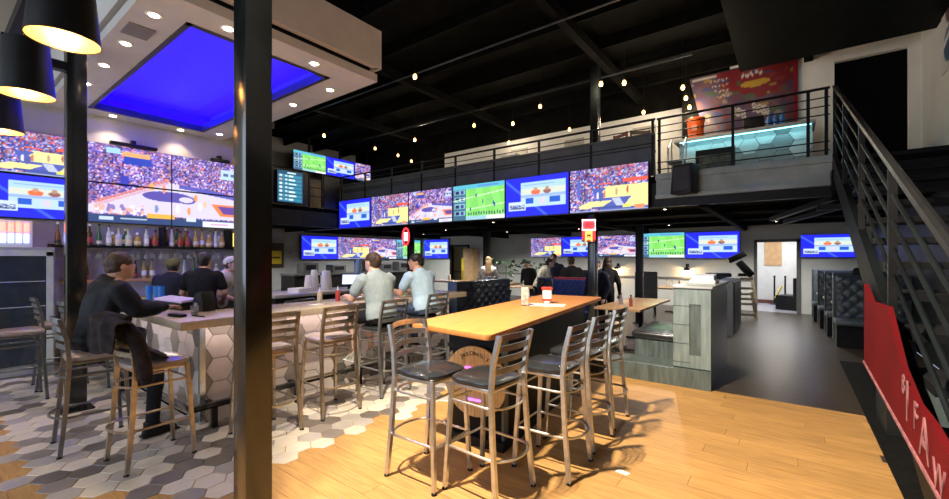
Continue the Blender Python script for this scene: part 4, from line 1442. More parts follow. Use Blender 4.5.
# on the long table
ZT = 1.0755
t = thing('menu_stand', 'clear acrylic drink menu stand on the long table', 'menu stand', (-2.52, 4.35, ZT), .6)
MB().b2((-.05, -.045, 0), (.05, .045, .008)).build('foot', GLASS, t)
MB().b2((-.042, -.035, .008), (.042, .035, .215)).build('block', mat('menu_card', (.62, .52, .46), .3, var=.35, scale=24), t, bevel=.004)
t = thing('napkin_dispenser', 'red and white napkin dispenser on the long table', 'dispenser', (-2.42, 4.72, ZT), .6)
MB().lathe([(.040, 0), (.048, .012), (.045, .03)], 16).build('foot', PLASTICW, t)
MB().b2((-.06, -.045, .03), (.06, .045, .055)).build('bottom_band', mat('bright_red', (.65, .05, .03), .4), t, bevel=.008)
MB().b2((-.052, -.04, .055), (.052, .04, .165)).build('body', PLASTICW, t, bevel=.008)
MB().b2((-.064, -.048, .165), (.064, .048, .20)).build('lid', mat('bright_red', (.65, .05, .03), .4), t, bevel=.012)
one('place_mat', 'white paper place mat lying under the dispenser on the long table', 'paper', MB().b2((-.22, -.15, 0), (.22, .15, .0015)), mat('paper_pale', (.75, .68, .58), .6), (-2.34, 4.55, ZT - .0002), .35)
for o in list(bpy.data.objects):
    if o.name in ('menu_stand', 'napkin_dispenser'):
        o.location.z += .0022

# ------------------------------------------------------------------ booths
def tuft(w_, h_, d_=.035, nx=6, nz=4):
    """tufted upholstery front facing -y, bottom centre at origin"""
    def f(u, v_):
        a, b_ = u * nx, v_ * nz
        q = abs(math.sin(PI * (a + b_) / 1.0)) * abs(math.sin(PI * (a - b_) / 1.0))
        e = min(1, 12 * min(u, 1 - u, v_, 1 - v_))
        return ((u - .5) * w_, -d_ * (.25 + .75 * q ** .5) * e - .001, v_ * h_)
    return f


BUTTON = mat('booth_button', (.05, .06, .08), .3)


def booth(name, label, x, y, rz, w_, h_, seat=True, m=NAVY, nx=6, nz=4, both=False):
    t = thing(name, label, 'booth', (x, y, 0), rz)
    MB().b2((-w_ / 2, 0, .10), (w_ / 2, .16, h_)).build('back', m, t, bevel=.03)
    MB().sheet(tuft(w_ - .06, h_ - .45, .04, nx, nz), nx * 8, nz * 8).build('tufting', m, t, loc=(0, .0, .42))
    if both:
        q = MB().sheet(tuft(w_ - .06, h_ - .45, .04, nx, nz), nx * 8, nz * 8).build('tufting', m, t, loc=(0, .16, .42))
        q.rotation_euler = (0, 0, PI)
    if seat:
        MB().b2((-w_ / 2, -.56, .40), (w_ / 2, -.02, .50)).build('seat', m, t, bevel=.03)
        MB().b2((-w_ / 2 + .02, -.50, .0), (w_ / 2 - .02, .14, .40)).build('base', BLACK, t)
    else:
        MB().b2((-w_ / 2 + .02, .02, .0), (w_ / 2 - .02, .14, .12)).build('base', BLACK, t)
    return t


ENDP = mat('blue_end_panel', (.10, .16, .24), .35)
b1 = booth('tufted_booth', 'dark navy tufted booth seat between the bar and the long table', -4.72, 6.65, H90, 1.8, 1.20, m=NAVY, nx=7)
MB().b2((-.92, -.02, .02), (-.90, .18, 1.21)).build('end_panel', ENDP, b1)
b2_ = booth('tufted_booth', 'bright blue tufted booth with red top band behind the long table', -3.80, 8.62, 0, .9, 1.16, m=mat('royal_vinyl', (.02, .05, .22), .3, var=.1, coat=.3), nx=8, nz=5)
MB().b2((-.45, -.02, 1.16), (.45, .18, 1.20)).build('top_band', mat('red_trim', (.55, .04, .06), .4), b2_)
booth('tufted_booth', 'narrow black booth seat beside the bright blue booth', -4.47, 8.62, 0, .42, 1.18, m=VINYL, nx=3)
booth('tufted_booth', 'black booth seat by the plants at the far wall', -5.55, 12.4, 0, 1.3, 1.25, m=VINYL)


def small_table(label, x, y, w_, d_, h_=.76, rz=0, m=TABLEWOOD, n=1):
    t = thing('dining_table', label, 'table', (x, y, 0), rz)
    MB().b2((-w_ / 2, -d_ / 2, h_ - .04), (w_ / 2, d_ / 2, h_)).build('tabletop', m, t, bevel=.006)
    for k in range(n):
        yy_ = 0 if n == 1 else -d_ * .38 + k * d_ * .55
        MB().tube([(0, yy_, .03), (0, yy_, h_ - .04)], .038, 10).build('pedestal', BLACK, t)
        MB().b2((-.28, yy_ - .03, 0), (.28, yy_ + .03, .03)).b2((-.03, yy_ - .25, 0), (.03, yy_ + .25, .03)).build('foot', BLACK, t, bevel=.006)
    return t


small_table('brown dining table with two black pedestals beside the grey booth divider', -2.42, 8.42, .80, 2.2, n=2)
small_table('wooden table in front of the navy tufted booth', -3.88, 7.15, .55, 1.1)
small_table('small bright wooden table beside the pale blue shirt man', -5.6, 6.95, .75, .75, m=TOPOAK)
small_table('wooden table at the far wall under the green field screen', -2.75, 13.6, .9, 1.3)
small_table('long pale wooden high table in front of the blonde woman', -6.55, 8.65, 2.6, .6, h_=1.02)
small_table('dark table beside the black booth at the plants', -6.4, 11.2, 1.3, .7)

# grey wooden divider with bench
dv = thing('booth_divider', 'grey stained wooden booth divider at the dark aisle', 'divider', (0, 0, 0))
MB().b2((-1.22, 5.94, 0), (-.79, 7.6, 1.25)).build('body', GREYWOOD, dv)
MB().b2((-1.24, 5.92, 1.25), (-.77, 7.62, 1.28)).build('cap', mat('grey_cap', (.42, .45, .46), .35), dv, bevel=.004)
PALEP = mat('pale_grey_wood', (.21, .265, .265), .38, var=.15, scale=3, stretch=(8, 8, 1))
for a, b_ in (((-1.22, 5.925, .24), (-1.03, 5.94, 1.23)), ((-1.03, 5.925, 1.05), (-.90, 5.94, 1.23)), ((-.90, 5.925, .24), (-.79, 5.94, 1.23)), ((-1.03, 5.925, .24), (-.90, 5.94, .40))):
    MB().b2(a, b_).build('face_board', PALEP, dv)
for k in range(4):
    MB().b2((-1.222, 5.922, .30 + k * .24), (-1.02, 5.9255, .305 + k * .24)).build('groove', BLACK, dv)
pl = thing('booth_plinth', 'long grey kerb at the foot of the booth divider', 'kerb', (0, 0, 0))
MB().b2((-2.5, 5.93, 0), (-1.225, 6.35, .22)).build('kerb', GREYWOOD, pl)
MB().b2((-1.225, 5.86, 0), (-.78, 5.918, .23)).b2((-2.5, 5.86, 0), (-1.225, 5.928, .22)).build('kickboard', GREYWOOD, pl)
bn = thing('bench_seat', 'dark padded bench against the grey booth divider', 'bench', (0, 0, 0))
MB().b2((-1.83, 6.36, .0), (-1.24, 7.55, .46)).build('base', GREYWOOD, bn)
MB().b2((-1.87, 6.33, .46), (-1.23, 7.57, .57)).build('cushion', VINYL, bn, bevel=.04, seg=3)
cr = thing('paper_crate', 'white crate of folded menus on the grey divider', 'crate', (-.98, 6.75, 1.281), .02)
MB().b2((-.16, -.24, 0), (.16, .24, .05)).build('crate', PLASTICW, cr, bevel=.006)
for k in range(5):
    MB().box((0, -.15 + k * .07, .085), (.27, .05, .07), rot=(.25, 0, 0)).build('menu', mat('menu_white', (.66, .72, .84), .5), cr)
t = thing('side_partition', 'dark panelled partition behind the grey booth divider', 'partition', (0, 0, 0))
MB().b2((-1.25, 10.2, 0), (-.95, 11.8, 1.15)).build('body', DKGREY, t)
MB().b2((-1.24, 11.8, 0), (-.98, 12.0, 1.16)).build('white_end', PLASTICW, t)
for k in range(5):
    MB().b2((-.95, 10.25 + k * .31, .05), (-.935, 10.50 + k * .31, 1.1)).build('panel', BLACK, t)
# armchairs
for x, y, lb in ((-3.35, 12.7, 'grey upholstered armchair at the far wall table'), (-1.55, 12.5, 'dark blue armchair by the stacked high chairs')):
    t = thing('armchair', lb, 'chair', (x, y, 0), .3)
    m = DKGREY if 'grey' in lb else NAVY
    MB().b2((-.3, -.3, .38), (.3, .3, .50)).build('seat', m, t, bevel=.04)
    MB().b2((-.3, -.34, .45), (.3, -.22, 1.25)).build('backrest', m, t, bevel=.05)
    for sx in (-1, 1):
        for sy in (-1, 1):
            MB().tube([(sx * .25, sy * .25, 0), (sx * .24, sy * .24, .4)], .02, 8).build('leg', BLACK, t)

# wooden high chairs, stacked, with booster seats on top
PINE = mat('pine_wood', (.55, .47, .34), .5, var=.08)


def high_chair(label, z):
    t = thing('high_chair', label, 'high chair', (-1.0, 13.55, z), .15)
    for sx in (-1, 1):
        for sy in (-1, 1):
            MB().bar((sx * .26, sy * .24, 0), (sx * .16, sy * .15, .70), .045, .045).build('leg', PINE, t)
        MB().bar((sx * .24, -.22, .10), (sx * .24, .22, .10), .02, .05).b2((sx * .17 - .012, -.17, .60), (sx * .17 + .012, .17, .66)).build('side_rail', PINE, t)
    for z_ in (.08, .36, .62):
        k = .25 - .1 * z_ / .7
        MB().b2((-k, -.235 + .1 * z_ / .7 - .012, z_), (k, -.235 + .1 * z_ / .7 + .012, z_ + .06)).build('front_rail', PINE, t)
    MB().b2((-.17, -.15, .38), (.17, .16, .40)).build('seat', PINE, t)
    return t


high_chair('pine high chair standing on the floor by the doorway, bottom of the stack', 0)
high_chair('pine high chair stacked upside over another by the doorway', .42)
t = thing('booster_seat', 'pair of black plastic booster seats on the stacked high chairs', 'booster seat', (-1.02, 13.55, 1.125), .15)
t.scale = (1.35, 1.35, 1.3)
MB().box((.02, 0, .16), (.36, .34, .14), rot=(0, .9, 0)).build('seat', BLACK, t, bevel=.03)
MB().box((-.12, 0, .40), (.34, .30, .12), rot=(0, -.5, 0)).build('back', BLACK, t, bevel=.03)
MB().b2((-.1, -.12, 0), (.14, .12, .06)).build('foot', BLACK, t)

# right side booths
for k in range(4):
    x0 = .66 - .07 * k
    y0 = 10.7 + 1.2 * k
    lb = ['tufted dark booth along right wall nearest the stairs', 'second tufted dark booth from the stairs along right wall', 'third tufted dark booth from the stairs along right wall', 'last tufted dark booth along right wall beside the doorway'][k]
    w_ = XR - x0 - .02
    t = booth('wall_booth', lb, x0 + w_ / 2, y0, 0, w_, 1.32, seat=True, m=mat('slate_vinyl', (.085, .105, .12), .3, var=.15, coat=.3), nx=5, nz=4)
    MB().b2((-w_ / 2, -.02, .05), (-w_ / 2 + .02, .18, 1.34)).build('end_panel', GREYWOOD, t)
    for o in t.children:
        if o.name.startswith('seat'):
            pass
    if k < 3:
        tt = thing('booth_table', ['small pale table in the right wall booth nearest the stairs', 'small pale table in the second right wall booth', 'small pale table in the third right wall booth'][k], 'table', (x0 + .42, y0 + .40, 0))
        MB().b2((-.42, -.18, .72), (.5, .18, .76)).build('tabletop', mat('pale_table', (.55, .42, .28), .3), tt, bevel=.006)
        MB().tube([(0, 0, 0), (0, 0, .72)], .035, 8).build('pedestal', BLACK, tt)
t = thing('hat', 'dark cap resting on the booth top along right wall', 'cap', (1.05, 10.78, 1.322))
MB().lathe([(.11, 0), (.115, .05), (.09, .11), (.02, .135)], 16).build('crown', BLACK, t)
MB().lathe([(.10, .0), (.17, .005), (.165, .012), (.1, .015)], 16, c=(0, -.05, 0)).build('brim', BLACK, t)

# corridor furniture seen through the doorway
t = thing('dark_armchair', 'dark armchair in the corridor beyond the doorway', 'chair', (.02, YB + 1.1, 0.0), -.4)
MB().b2((-.3, -.35, .0), (.3, .35, .45)).build('seat', BLACK, t, bevel=.03)
MB().b2((.18, -.35, .4), (.32, .35, 1.0)).build('backrest', BLACK, t, bevel=.03)
MB().bar((-.32, -.3, .35), (-.32, .1, .7), .03, .06).build('yellow_strap', mat('yellow_strap', (.7, .55, .03), .5), t)
for x in (-.45, -.15):
    t = thing('stanchion', 'black queue stanchion against the corridor wall', 'stanchion', (x, YB + 2.5, 0), 0, 'corridor stanchions')
    MB().lathe([(.14, 0), (.13, .03), (.03, .04), (.025, .95), (.035, .96), (.03, 1.0)], 12).build('pole', BLACK, t)
t = thing('fire_extinguisher', 'red fire extinguisher on the corridor wall', 'extinguisher', (.28, YB + 2.80, .95))
MB().lathe([(.06, 0), (.065, .04), (.065, .30), (.03, .36)], 12).build('tank', mat('bright_red', (.65, .05, .03), .4), t)
MB().b2((-.03, -.04, .36), (.05, .04, .42)).build('valve', BLACK, t)
light('corridor_lamp', 'AREA', (-.3, YB + 1.5, ZM0 - .04), 42, (.93, .95, 1.0), 1.2, rot=(0, 0, 0), size_y=.6)
t = tag(MB().b2((-.9, YB + 1.2, ZM0 - .03), (.3, YB + 1.8, ZM0)).build('ceiling_lamp', glow('panel_lamp', (.95, .97, 1), 4)), 'flat white ceiling lamp in the corridor', 'lamp')

# wall lamps on the far wall
for x, z in ((-2.75, 1.22), (-5.05, 1.22)):
    t = thing('wall_lamp', 'small black wall lamp glowing under the green field screen' if x > -4 else 'small black wall lamp glowing behind the couple', 'wall lamp', (x, YB - .01, z))
    MB().b2((-.05, -.03, .1), (.05, 0, .2)).build('plate', BLACK, t)
    MB().tube([(0, -.02, .15), (0, -.14, .17), (0, -.16, .10)], .012, 6).build('arm', BLACK, t)
    b = MB().sheet(lambda u, v_: ((.12 - .10 * v_) * math.cos(2 * PI * u), -.16 + (.12 - .10 * v_) * math.sin(2 * PI * u), .0 + .10 * v_), 16, 2)
    b.build('shade', BLACK, t, solid=.003)
    MB().ball((0, -.16, .025), .03).build('bulb', BULB, t)
    light('wall_lamp_light', 'POINT', (x, YB - .18, z - .06), 14, (1, .62, .25), .03)

# rear white partition with the closet opening
pt = thing('wall_partition', None, None)
tag(pt, 'white rear partition with a dark opening', kind='structure')
for a, b_ in (((XL, 14.3, 0), (-12.0, 14.42, ZM0)), ((-12.0, 14.3, 2.10), (-11.1, 14.42, ZM0)), ((-11.1, 14.3, 0), (-10.1, 14.42, ZM0))):
    MB().b2(a, b_).build('wall_panel', WALLW, pt)
MB().b2((-12.1, 14.28, 0), (-12.0, 14.44, 2.18)).b2((-11.1, 14.28, 0), (-11.0, 14.44, 2.18)).b2((-12.1, 14.28, 2.10), (-11.0, 14.44, 2.18)).build('door_frame', BLACK, pt)
t = thing('standing_sign', 'bright yellow sign standing in the dark opening of the partition', 'sign', (-11.6, 14.7, .0))
MB().b2((-.16, -.01, .0), (.16, .01, 1.6)).build('board', mat('yellow_board', (.75, .60, .02), .5, emit=.25), t)
MB().b2((-.16, -.011, .55), (.16, -.0105, 1.05)).build('band', mat('ochre_band', (.45, .33, .02), .5), t)
one('cabinet_tan', 'narrow tan wooden cupboard beside the dark opening', 'cupboard', MB().b2((-.25, -.2, 0), (.25, .2, 2.0)), mat('tan_wood', (.42, .27, .13), .5), (-10.7, 14.0, 0))
# plants
for k, (x, y) in enumerate(((-8.6, 13.4), (-7.6, 13.9))):
    t = thing('potted_plant', ['tall leafy plant in a dark pot against the far wall', 'wide leafy plant in a dark pot next to the black booth'][k], 'plant', (x, y, 0))
    MB().lathe([(.16, 0), (.22, .35), (.24, .40), (.21, .40)], 14).build('pot', BLACK, t)
    rp_ = random.Random(k)
    lf = mat('leaf_green', (.03, .08, .025), .5, var=.3)
    for j in range(46):
        a = rp_.uniform(0, 2 * PI)
        h = rp_.uniform(.5, 1.55)
        r_ = rp_.uniform(.1, .42)
        p = Vector((r_ * math.cos(a), r_ * math.sin(a), h))
        dx, dy = math.cos(a), math.sin(a)
        L_, W_ = .24, .07
        MB().add([p, p + Vector((dx * L_ * .5 - dy * W_, dy * L_ * .5 + dx * W_, .05)), p + Vector((dx * L_, dy * L_, -.06)), p + Vector((dx * L_ * .5 + dy * W_, dy * L_ * .5 - dx * W_, .05))],
                 [(0, 1, 2), (0, 2, 3)]).build('leaf', lf, t, solid=.004)
    MB().tube([(0, 0, .38), (.02, .02, 1.3)], .02, 6).build('stem', mat('stem_brown', (.07, .05, .03), .7), t)

# table-top clutter in the rear
clut = [(-2.30, 7.75, .76, 'amber bottle', 'standing on the brown dining table', (.35, .10, .04)), (-2.55, 8.0, .76, 'grey shaker', 'standing on the brown dining table', (.35, .35, .38)),
        (-2.75, 13.2, .76, 'white shaker', 'standing on the far wall table', (.7, .7, .7)), (-2.6, 13.4, .76, 'dark bottle', 'standing on the far wall table', (.06, .05, .05)), (-2.95, 13.5, .76, 'pale bottle', 'standing on the far wall table', (.55, .5, .45)),
        (-3.88, 7.0, .76, 'blue cup', 'on the table before the navy booth', (.1, .25, .45)), (-3.80, 7.25, .76, 'clear cup', 'on the table before the navy booth', (.6, .65, .68)),
        (-5.6, 6.95, .76, 'red bottle', 'on the small bright wooden table', (.5, .06, .03)), (-6.0, 8.62, 1.02, 'blue drink can', 'on the long pale high table', (.1, .25, .6)), (-6.3, 8.55, 1.02, 'white cup', 'on the long pale high table', (.75, .75, .72)), (-7.3, 8.6, 1.02, 'beige cup', 'on the long pale high table', (.6, .52, .4))]
for k, (x, y, z, nm, wh, c) in enumerate(clut):
    t = thing('table_bottle' if 'cup' not in nm and 'can' not in nm else 'drink_cup', '%s %s' % (nm, wh), 'bottle' if 'cup' not in nm and 'can' not in nm else 'cup', (x, y, z))
    m = mat('clutter_%d' % k, c, .3)
    if 'cup' in nm or 'can' in nm:
        MB().lathe([(.035, 0), (.042, .14)], 12).build('cup', m, t)
        MB().lathe([(.042, .14), (.044, .15), (.038, .152)], 12).build('rim', PLASTICW, t)
    else:
        MB().lathe([(.033, 0), (.034, .12), (.015, .16), (.014, .19)], 12).build('body', m, t)
        MB().lathe([(.016, .19), (.016, .21)], 10).build('cap', BLACK, t)

# ------------------------------------------------------------------ upper level counter and banner
uc = thing('upper_counter', 'hexagon tiled upper counter with glowing cyan strip', 'counter', (0, 0, ZM1))
YU = 9.2
MB().b2((-1.78, YU, 0), (.30, YU + .5, .86)).build('base', GROUT, uc)
MB().b2((-1.86, YU - .14, .86), (.34, YU + .55, .92)).build('top', mat('upper_top', (.62, .62, .56), .4), uc, bevel=.006)
U1 = mat('upper_tile_pale', (.62, .66, .62), .3, var=.05)
U2 = mat('upper_tile_grey', (.30, .33, .32), .3, var=.06)
hb_ = bpy.data.objects[uc.children[0].name]
hex_wall(hb_, -1.78, .30, .0, .85, .165, lambda u, v_, t: (u, YU - t, v_), [U1, U1, U2, U1, U1, U2], random.Random(4))
CY = glow('cyan_led', (.25, .80, 1.0), 4)
MB().b2((-1.75, YU - .10, .845), (.28, YU - .08, .858)).build('led_strip', CY, uc)
light('counter_led', 'AREA', (-.75, YU - .09, ZM1 + .83), 4, (.30, .85, 1.0), 2.0, rot=(math.radians(-25), 0, 0), size_y=.03)
t = thing('bucket', 'bright orange plastic bucket on the upper counter', 'bucket', (-1.50, YU + .08, ZM1 + .921))
ORG = mat('orange_plastic', (.80, .12, .01), .4, var=.05)
MB().lathe([(.13, 0), (.155, .34), (.165, .345), (.165, .37)], 20).build('pail', ORG, t)
MB().lathe([(.170, .37), (.172, .40), (.15, .41)], 20).build('lid', ORG, t)
MB().b2((-.05, -.158, .14), (.05, -.150, .25)).build('paper_label', mat('orange_label', (.8, .35, .2), .5), t)
t = thing('monitor', 'small black monitor on the upper counter', 'monitor', (-.55, YU + .30, ZM1 + .921))
MB().b2((-.16, -.02, .10), (.16, .02, .32)).build('screen', BLACK, t, bevel=.006)
MB().b2((-.03, -.02, .02), (.03, .02, .1)).b2((-.1, -.07, 0), (.1, .07, .02)).build('stand', BLACK, t)
t = thing('bottle_pack', 'blue wrapped bottle pack on the upper counter', 'bottle pack', (-.22, YU + .28, ZM1 + .921))
for k in range(3):
    MB().lathe([(.05, 0), (.05, .2), (.02, .28), (.02, .32)], 10, c=(-.1 + k * .1, 0, 0)).build('bottle', mat('blue_wrap', (.05, .18, .5), .3), t)
t = thing('photo_board', 'dark framed photo board behind the open mezzanine railing', 'picture', (-1.05, 8.35, ZM1))
MB().b2((-.30, -.02, .0), (.30, .02, .48)).build('frame', BLACK, t)
MB().b2((-.24, -.024, .10), (.24, -.02, .38)).build('print', mat('green_photo', (.10, .12, .07), .5, var=.5, scale=12), t)
t = thing('cleaning_trolley', 'pale metal trolley beside the end of the upper counter', 'trolley', (-1.62, 8.2, ZM1))
for x in (-.12, .12):
    MB().tube([(x, -.15, 0), (x, -.15, .55), (x, .12, .75), (x, .15, 0)], .013, 6).build('frame', STEEL, t)
MB().b2((-.15, -.16, .28), (.15, .16, .30)).build('shelf', STEEL, t)

a = np.zeros((70, 110, 3))
U_, V_ = grid(110, 70)
rngm = np.random.default_rng(2)
pal = np.array([(.10, .05, .08), (.13, .04, .05), (.07, .05, .10), (.16, .08, .07), (.09, .08, .12)])
a[:] = blur(pal[rngm.integers(0, 5, (12, 16))].repeat(6, 0).repeat(7, 1)[:70, :110], 5)
a[(V_ > .70 + .1 * np.sin(U_ * 7)) & (U_ > .28)] = (.17, .015, .02)
for k in range(90):                                      # collage of small cars and clippings
    x, y = rngm.random(2)
    c = [(.24, .20, .17), (.20, .03, .03), (.05, .06, .16), (.28, .19, .04), (.06, .10, .05), (.10, .06, .12)][rngm.integers(0, 6)]
    disc(a, U_, V_, x, y, rngm.uniform(.015, .06), rngm.uniform(.012, .03), c)
disc(a, U_, V_, .62, .78, .14, .045, (.40, .25, .03))
disc(a, U_, V_, .55, .20, .11, .04, (.32, .28, .05))
disc(a, U_, V_, .80, .08, .10, .07, (.03, .10, .30))
for r_ in range(4):                                      # pale script lines, unreadable at this size
    y = .90 - r_ * .07
    m_ = (U_ > .20 + .01 * r_) & (U_ < .37) & (np.abs(V_ - y - .012 * np.sin(U_ * 90)) < .012) & (np.sin(U_ * 160 + r_) > -.4)
    a[m_] = (.42, .36, .30)
rect(a, U_, V_, .02, .27, .95, .985, (.48, .46, .44))
for x, dx in ((.36, .13), (.56, .17)):
    for k in range(3):
        m_ = (np.abs(V_ - (.45 + k * .04 - .08 * (U_ - x) / dx + .012 * np.sin(U_ * 120))) < .012) & (U_ > x) & (U_ < x + dx)
        a[m_] = (.50, .50, .46)
m_ = (np.abs(V_ - (.90 + .016 * np.sin(U_ * 110))) < .022) & (U_ > .50) & (U_ < .70) & (np.sin(U_ * 150) > -.5)
a[m_] = (.55, .48, .44)
a[U_ > .955] = (.28, .012, .025)
me = picture_mesh('print', np.clip(a * .8, 0, 1), 1.86, 1.62, painted('banner_print', 0, .4))
for v__ in me.vertices:                                  # left edge hangs askew
    q = (v__.co.x / 1.86 + .5)
    v__.co.x += (1 - q) * (1 - v__.co.z / 1.62) * .38
    v__.co.y -= .02 * math.sin(q * 9)
bn_ = thing('banner', 'dark red racing banner hanging behind the upper counter', 'banner', (-.82, 10.06, 3.86))
link('print', me, bn_)
MB().tube([(-.93, 0, 1.625), (.93, 0, 1.625)], .012, 8).build('rod', BLACK, bn_)
# poster on right wall above the stairs
ap = np.zeros((40, 30, 3)) + np.array((.55, .55, .55))
U_, V_ = grid(30, 40)
disc(ap, U_, V_, .5, .75, .25, .18, (.10, .05, .06))
disc(ap, U_, V_, .45, .32, .30, .22, (.03, .08, .16))
ap[np.abs(V_ - .3 - .3 * U_) < .04] = (.6, .62, .65)
ps = thing('wall_poster', 'white and blue poster on grey right wall above the stairs', 'poster', (XR - .012, 8.5, 4.25), -PI / 2)
link('print', picture_mesh('print', ap, .8, 1.1, painted('poster_print', 0, .5)), ps)
MB().b2((-.40, .001, 0), (.40, .008, 1.1)).build('backing', PLASTICW, ps)

# loudspeaker on the mezzanine front
t = thing('loudspeaker', 'black loudspeaker hanging on the grey mezzanine fascia', 'loudspeaker', (-1.36, YM - .30, 2.66), -.25)
MB().prism([(-.17, 0), (.15, 0), (.17, .46), (-.13, .46)], -.12, .14, 'y').build('cabinet', BLACK, t, bevel=.01)
MB().b2((-.12, -.126, .05), (.13, -.12, .42)).build('grille', mat('grille', (.03, .03, .03), .6), t)
MB().b2((-.03, .13, .2), (.03, .20, .28)).build('bracket', BLACK, t)
# another loudspeaker high at the wing
t = thing('loudspeaker', 'black loudspeaker hanging from the ceiling above the wing', 'loudspeaker', (-10.4, 5.2, 4.85), .4)
MB().b2((-.18, -.15, 0), (.18, .15, .42)).build('cabinet', BLACK, t, bevel=.02)
MB().b2((-.02, -.02, .42), (.02, .02, .85)).build('bracket', BLACK, t)

# ------------------------------------------------------------------ neon signs
nz_ = thing('neon_sign', 'glowing red and white neon ribbon sign on the mezzanine post', 'neon sign', (-2.98, YM - .22, 1.93), PSI * .8)
NW = glow('neon_white', (1.0, .55, .60), 3)
NR = glow('neon_red', (1.0, .03, .04), 2.2)
NY = glow('neon_amber', (1.0, .32, .08), 2.2)
MB().b2((-.12, .0, .0), (.12, .02, .42)).build('backing', mat('neon_backing', (.5, .25, .27), .4), nz_)
MB().tube([(-.115, -.015, .22), (-.115, -.015, .40), (.115, -.015, .40), (.115, -.015, .22)], .016, 8, closed=True).build('frame_tube', NW, nz_)
for x0, x1, z0, z1 in ((-.07, -.055, .27, .36), (-.04, .02, .34, .355), (-.04, .02, .305, .32), (-.04, .02, .27, .285), (-.045, -.03, .27, .355), (.04, .055, .27, .36), (.055, .08, .34, .355), (.055, .08, .27, .285)):
    MB().b2((x0, -.02, z0), (x1, -.005, z1)).build('letter_tube', NR, nz_)
MB().prism([(-.065, .20), (.065, .20), (.065, .0), (.0, .05), (-.065, .0)], -.02, -.005, 'y').build('ribbon', NY, nz_)
for s_ in (-1, 1):
    MB().b2((s_ * .10 - .018, -.018, .05), (s_ * .10 + .018, -.006, .20)).build('side_tube', NR, nz_)
MB().prism([(-.03, .08), (-.03, .14), (-.015, .14), (0, .12), (.015, .14), (.03, .14), (.03, .08), (.015, .08), (.015, .11), (0, .095), (-.015, .11), (-.015, .08)], -.026, -.0205, 'y').build('emblem', mat('dark_red', (.15, .0, .0), .5), nz_)
n2 = thing('neon_sign', 'small red and blue oval neon sign on the dark post', 'neon sign', (-8.0, 7.68, 1.95), .15)
MB().b2((-.10, .02, 0), (.10, .05, .46)).build('backing', BLACK, n2)
MB().tube([(.10 * math.cos(2 * PI * k / 16), -.0, .23 + .22 * math.sin(2 * PI * k / 16)) for k in range(16)], .022, 8, closed=True).build('oval_tube', NR, n2)
MB().b2((-.05, -.01, .12), (.05, .01, .34)).build('letters', NW, n2)
MB().b2((-.04, -.02, .20), (.04, -.012, .26)).build('blue_mark', glow('neon_blue', (.1, .25, 1), 4), n2)

one('paper_scrap', 'torn white paper scrap on the oak floor beside the stools', 'paper', MB().prism([(-.05, -.02), (.04, -.03), (.055, .015), (-.01, .03), (-.045, .02)], 0, .002, 'z'), PLASTICW, (-1.03, 3.26, .0005))
for k, (x, lb) in enumerate(((-2.35, 'dark wooden chair behind the mezzanine railing next to the banner'), (-2.95, 'red brown wooden chair behind the mezzanine railing'))):
    t = thing('upper_chair', lb, 'chair', (x, 8.7, ZM1), .5 - k)
    m = mat('chair_wood_%d' % k, ((.05, .03, .025), (.14, .04, .03))[k], .5)
    MB().b2((-.2, -.2, .62), (.2, .2, .67)).build('seat', m, t, bevel=.01)
    for sx in (-1, 1):
        MB().bar((sx * .18, .18, 0), (sx * .18, .21, 1.18), .035).build('leg', m, t)
        MB().bar((sx * .18, -.18, 0), (sx * .17, -.17, .62), .035).build('leg', m, t)
    for z in (.85, .98, 1.1):
        MB().b2((-.18, .185, z), (.18, .21, z + .06)).build('slat', m, t)
for x in (-6.05, -5.75):
    t = thing('utility_box', 'short white column behind the mezzanine railing' if x < -6 else 'narrow white cabinet behind the mezzanine railing', 'column' if x < -6 else 'cabinet', (x, 9.4, ZM1))
    MB().b2((-.07, -.07, 0), (.07, .07, 1.25)).build('shaft', PLASTICW, t, bevel=.005)
    MB().b2((-.10, -.10, 1.25), (.10, .10, 1.30)).build('cap', PLASTICW, t)
# ------------------------------------------------------------------ people
def skinmat(k):
    c = [(.52, .29, .20), (.44, .24, .16), (.58, .36, .27), (.34, .18, .11)][k]
    return mat('skin_%d' % k, c, .5, var=.06, scale=12)


def loft(mb, secs, n=16):
    """secs: (centre, x axis vector, y axis vector) -> closed elliptical loft"""
    vs_, fs_ = [], []
    for c, ax, ay in secs:
        for k in range(n):
            g = 2 * PI * k / n
            vs_.append(tuple(Vector(c) + Vector(ax) * math.cos(g) + Vector(ay) * math.sin(g)))
    for i in range(len(secs) - 1):
        for k in range(n):
            l = (k + 1) % n
            fs_.append((i * n + k, i * n + l, (i + 1) * n + l, (i + 1) * n + k))
    fs_.append(tuple(range(n - 1, -1, -1)))
    fs_.append(tuple((len(secs) - 1) * n + k for k in range(n)))
    mb.add(vs_, fs_)


def limb(mb, pts, rs, n=12):
    """tapering limb with rounded ends"""
    P = [Vector(p) for p in pts]
    out, rr_ = [], []
    for i in range(len(P) - 1):
        for k in range(4):
            t = k / 4
            out.append(P[i].lerp(P[i + 1], t))
            rr_.append(rs[i] + (rs[i + 1] - rs[i]) * t)
    out.append(P[-1])
    rr_.append(rs[-1])
    d0, d1 = (P[0] - P[1]).normalized(), (P[-1] - P[-2]).normalized()
    out = [P[0] + d0 * rs[0] * .85, P[0] + d0 * rs[0] * .5] + out + [P[-1] + d1 * rs[-1] * .5, P[-1] + d1 * rs[-1] * .85]
    rr_ = [rs[0] * .4, rs[0] * .8] + rr_ + [rs[-1] * .8, rs[-1] * .4]
    mb.tube(out, rr_, n)


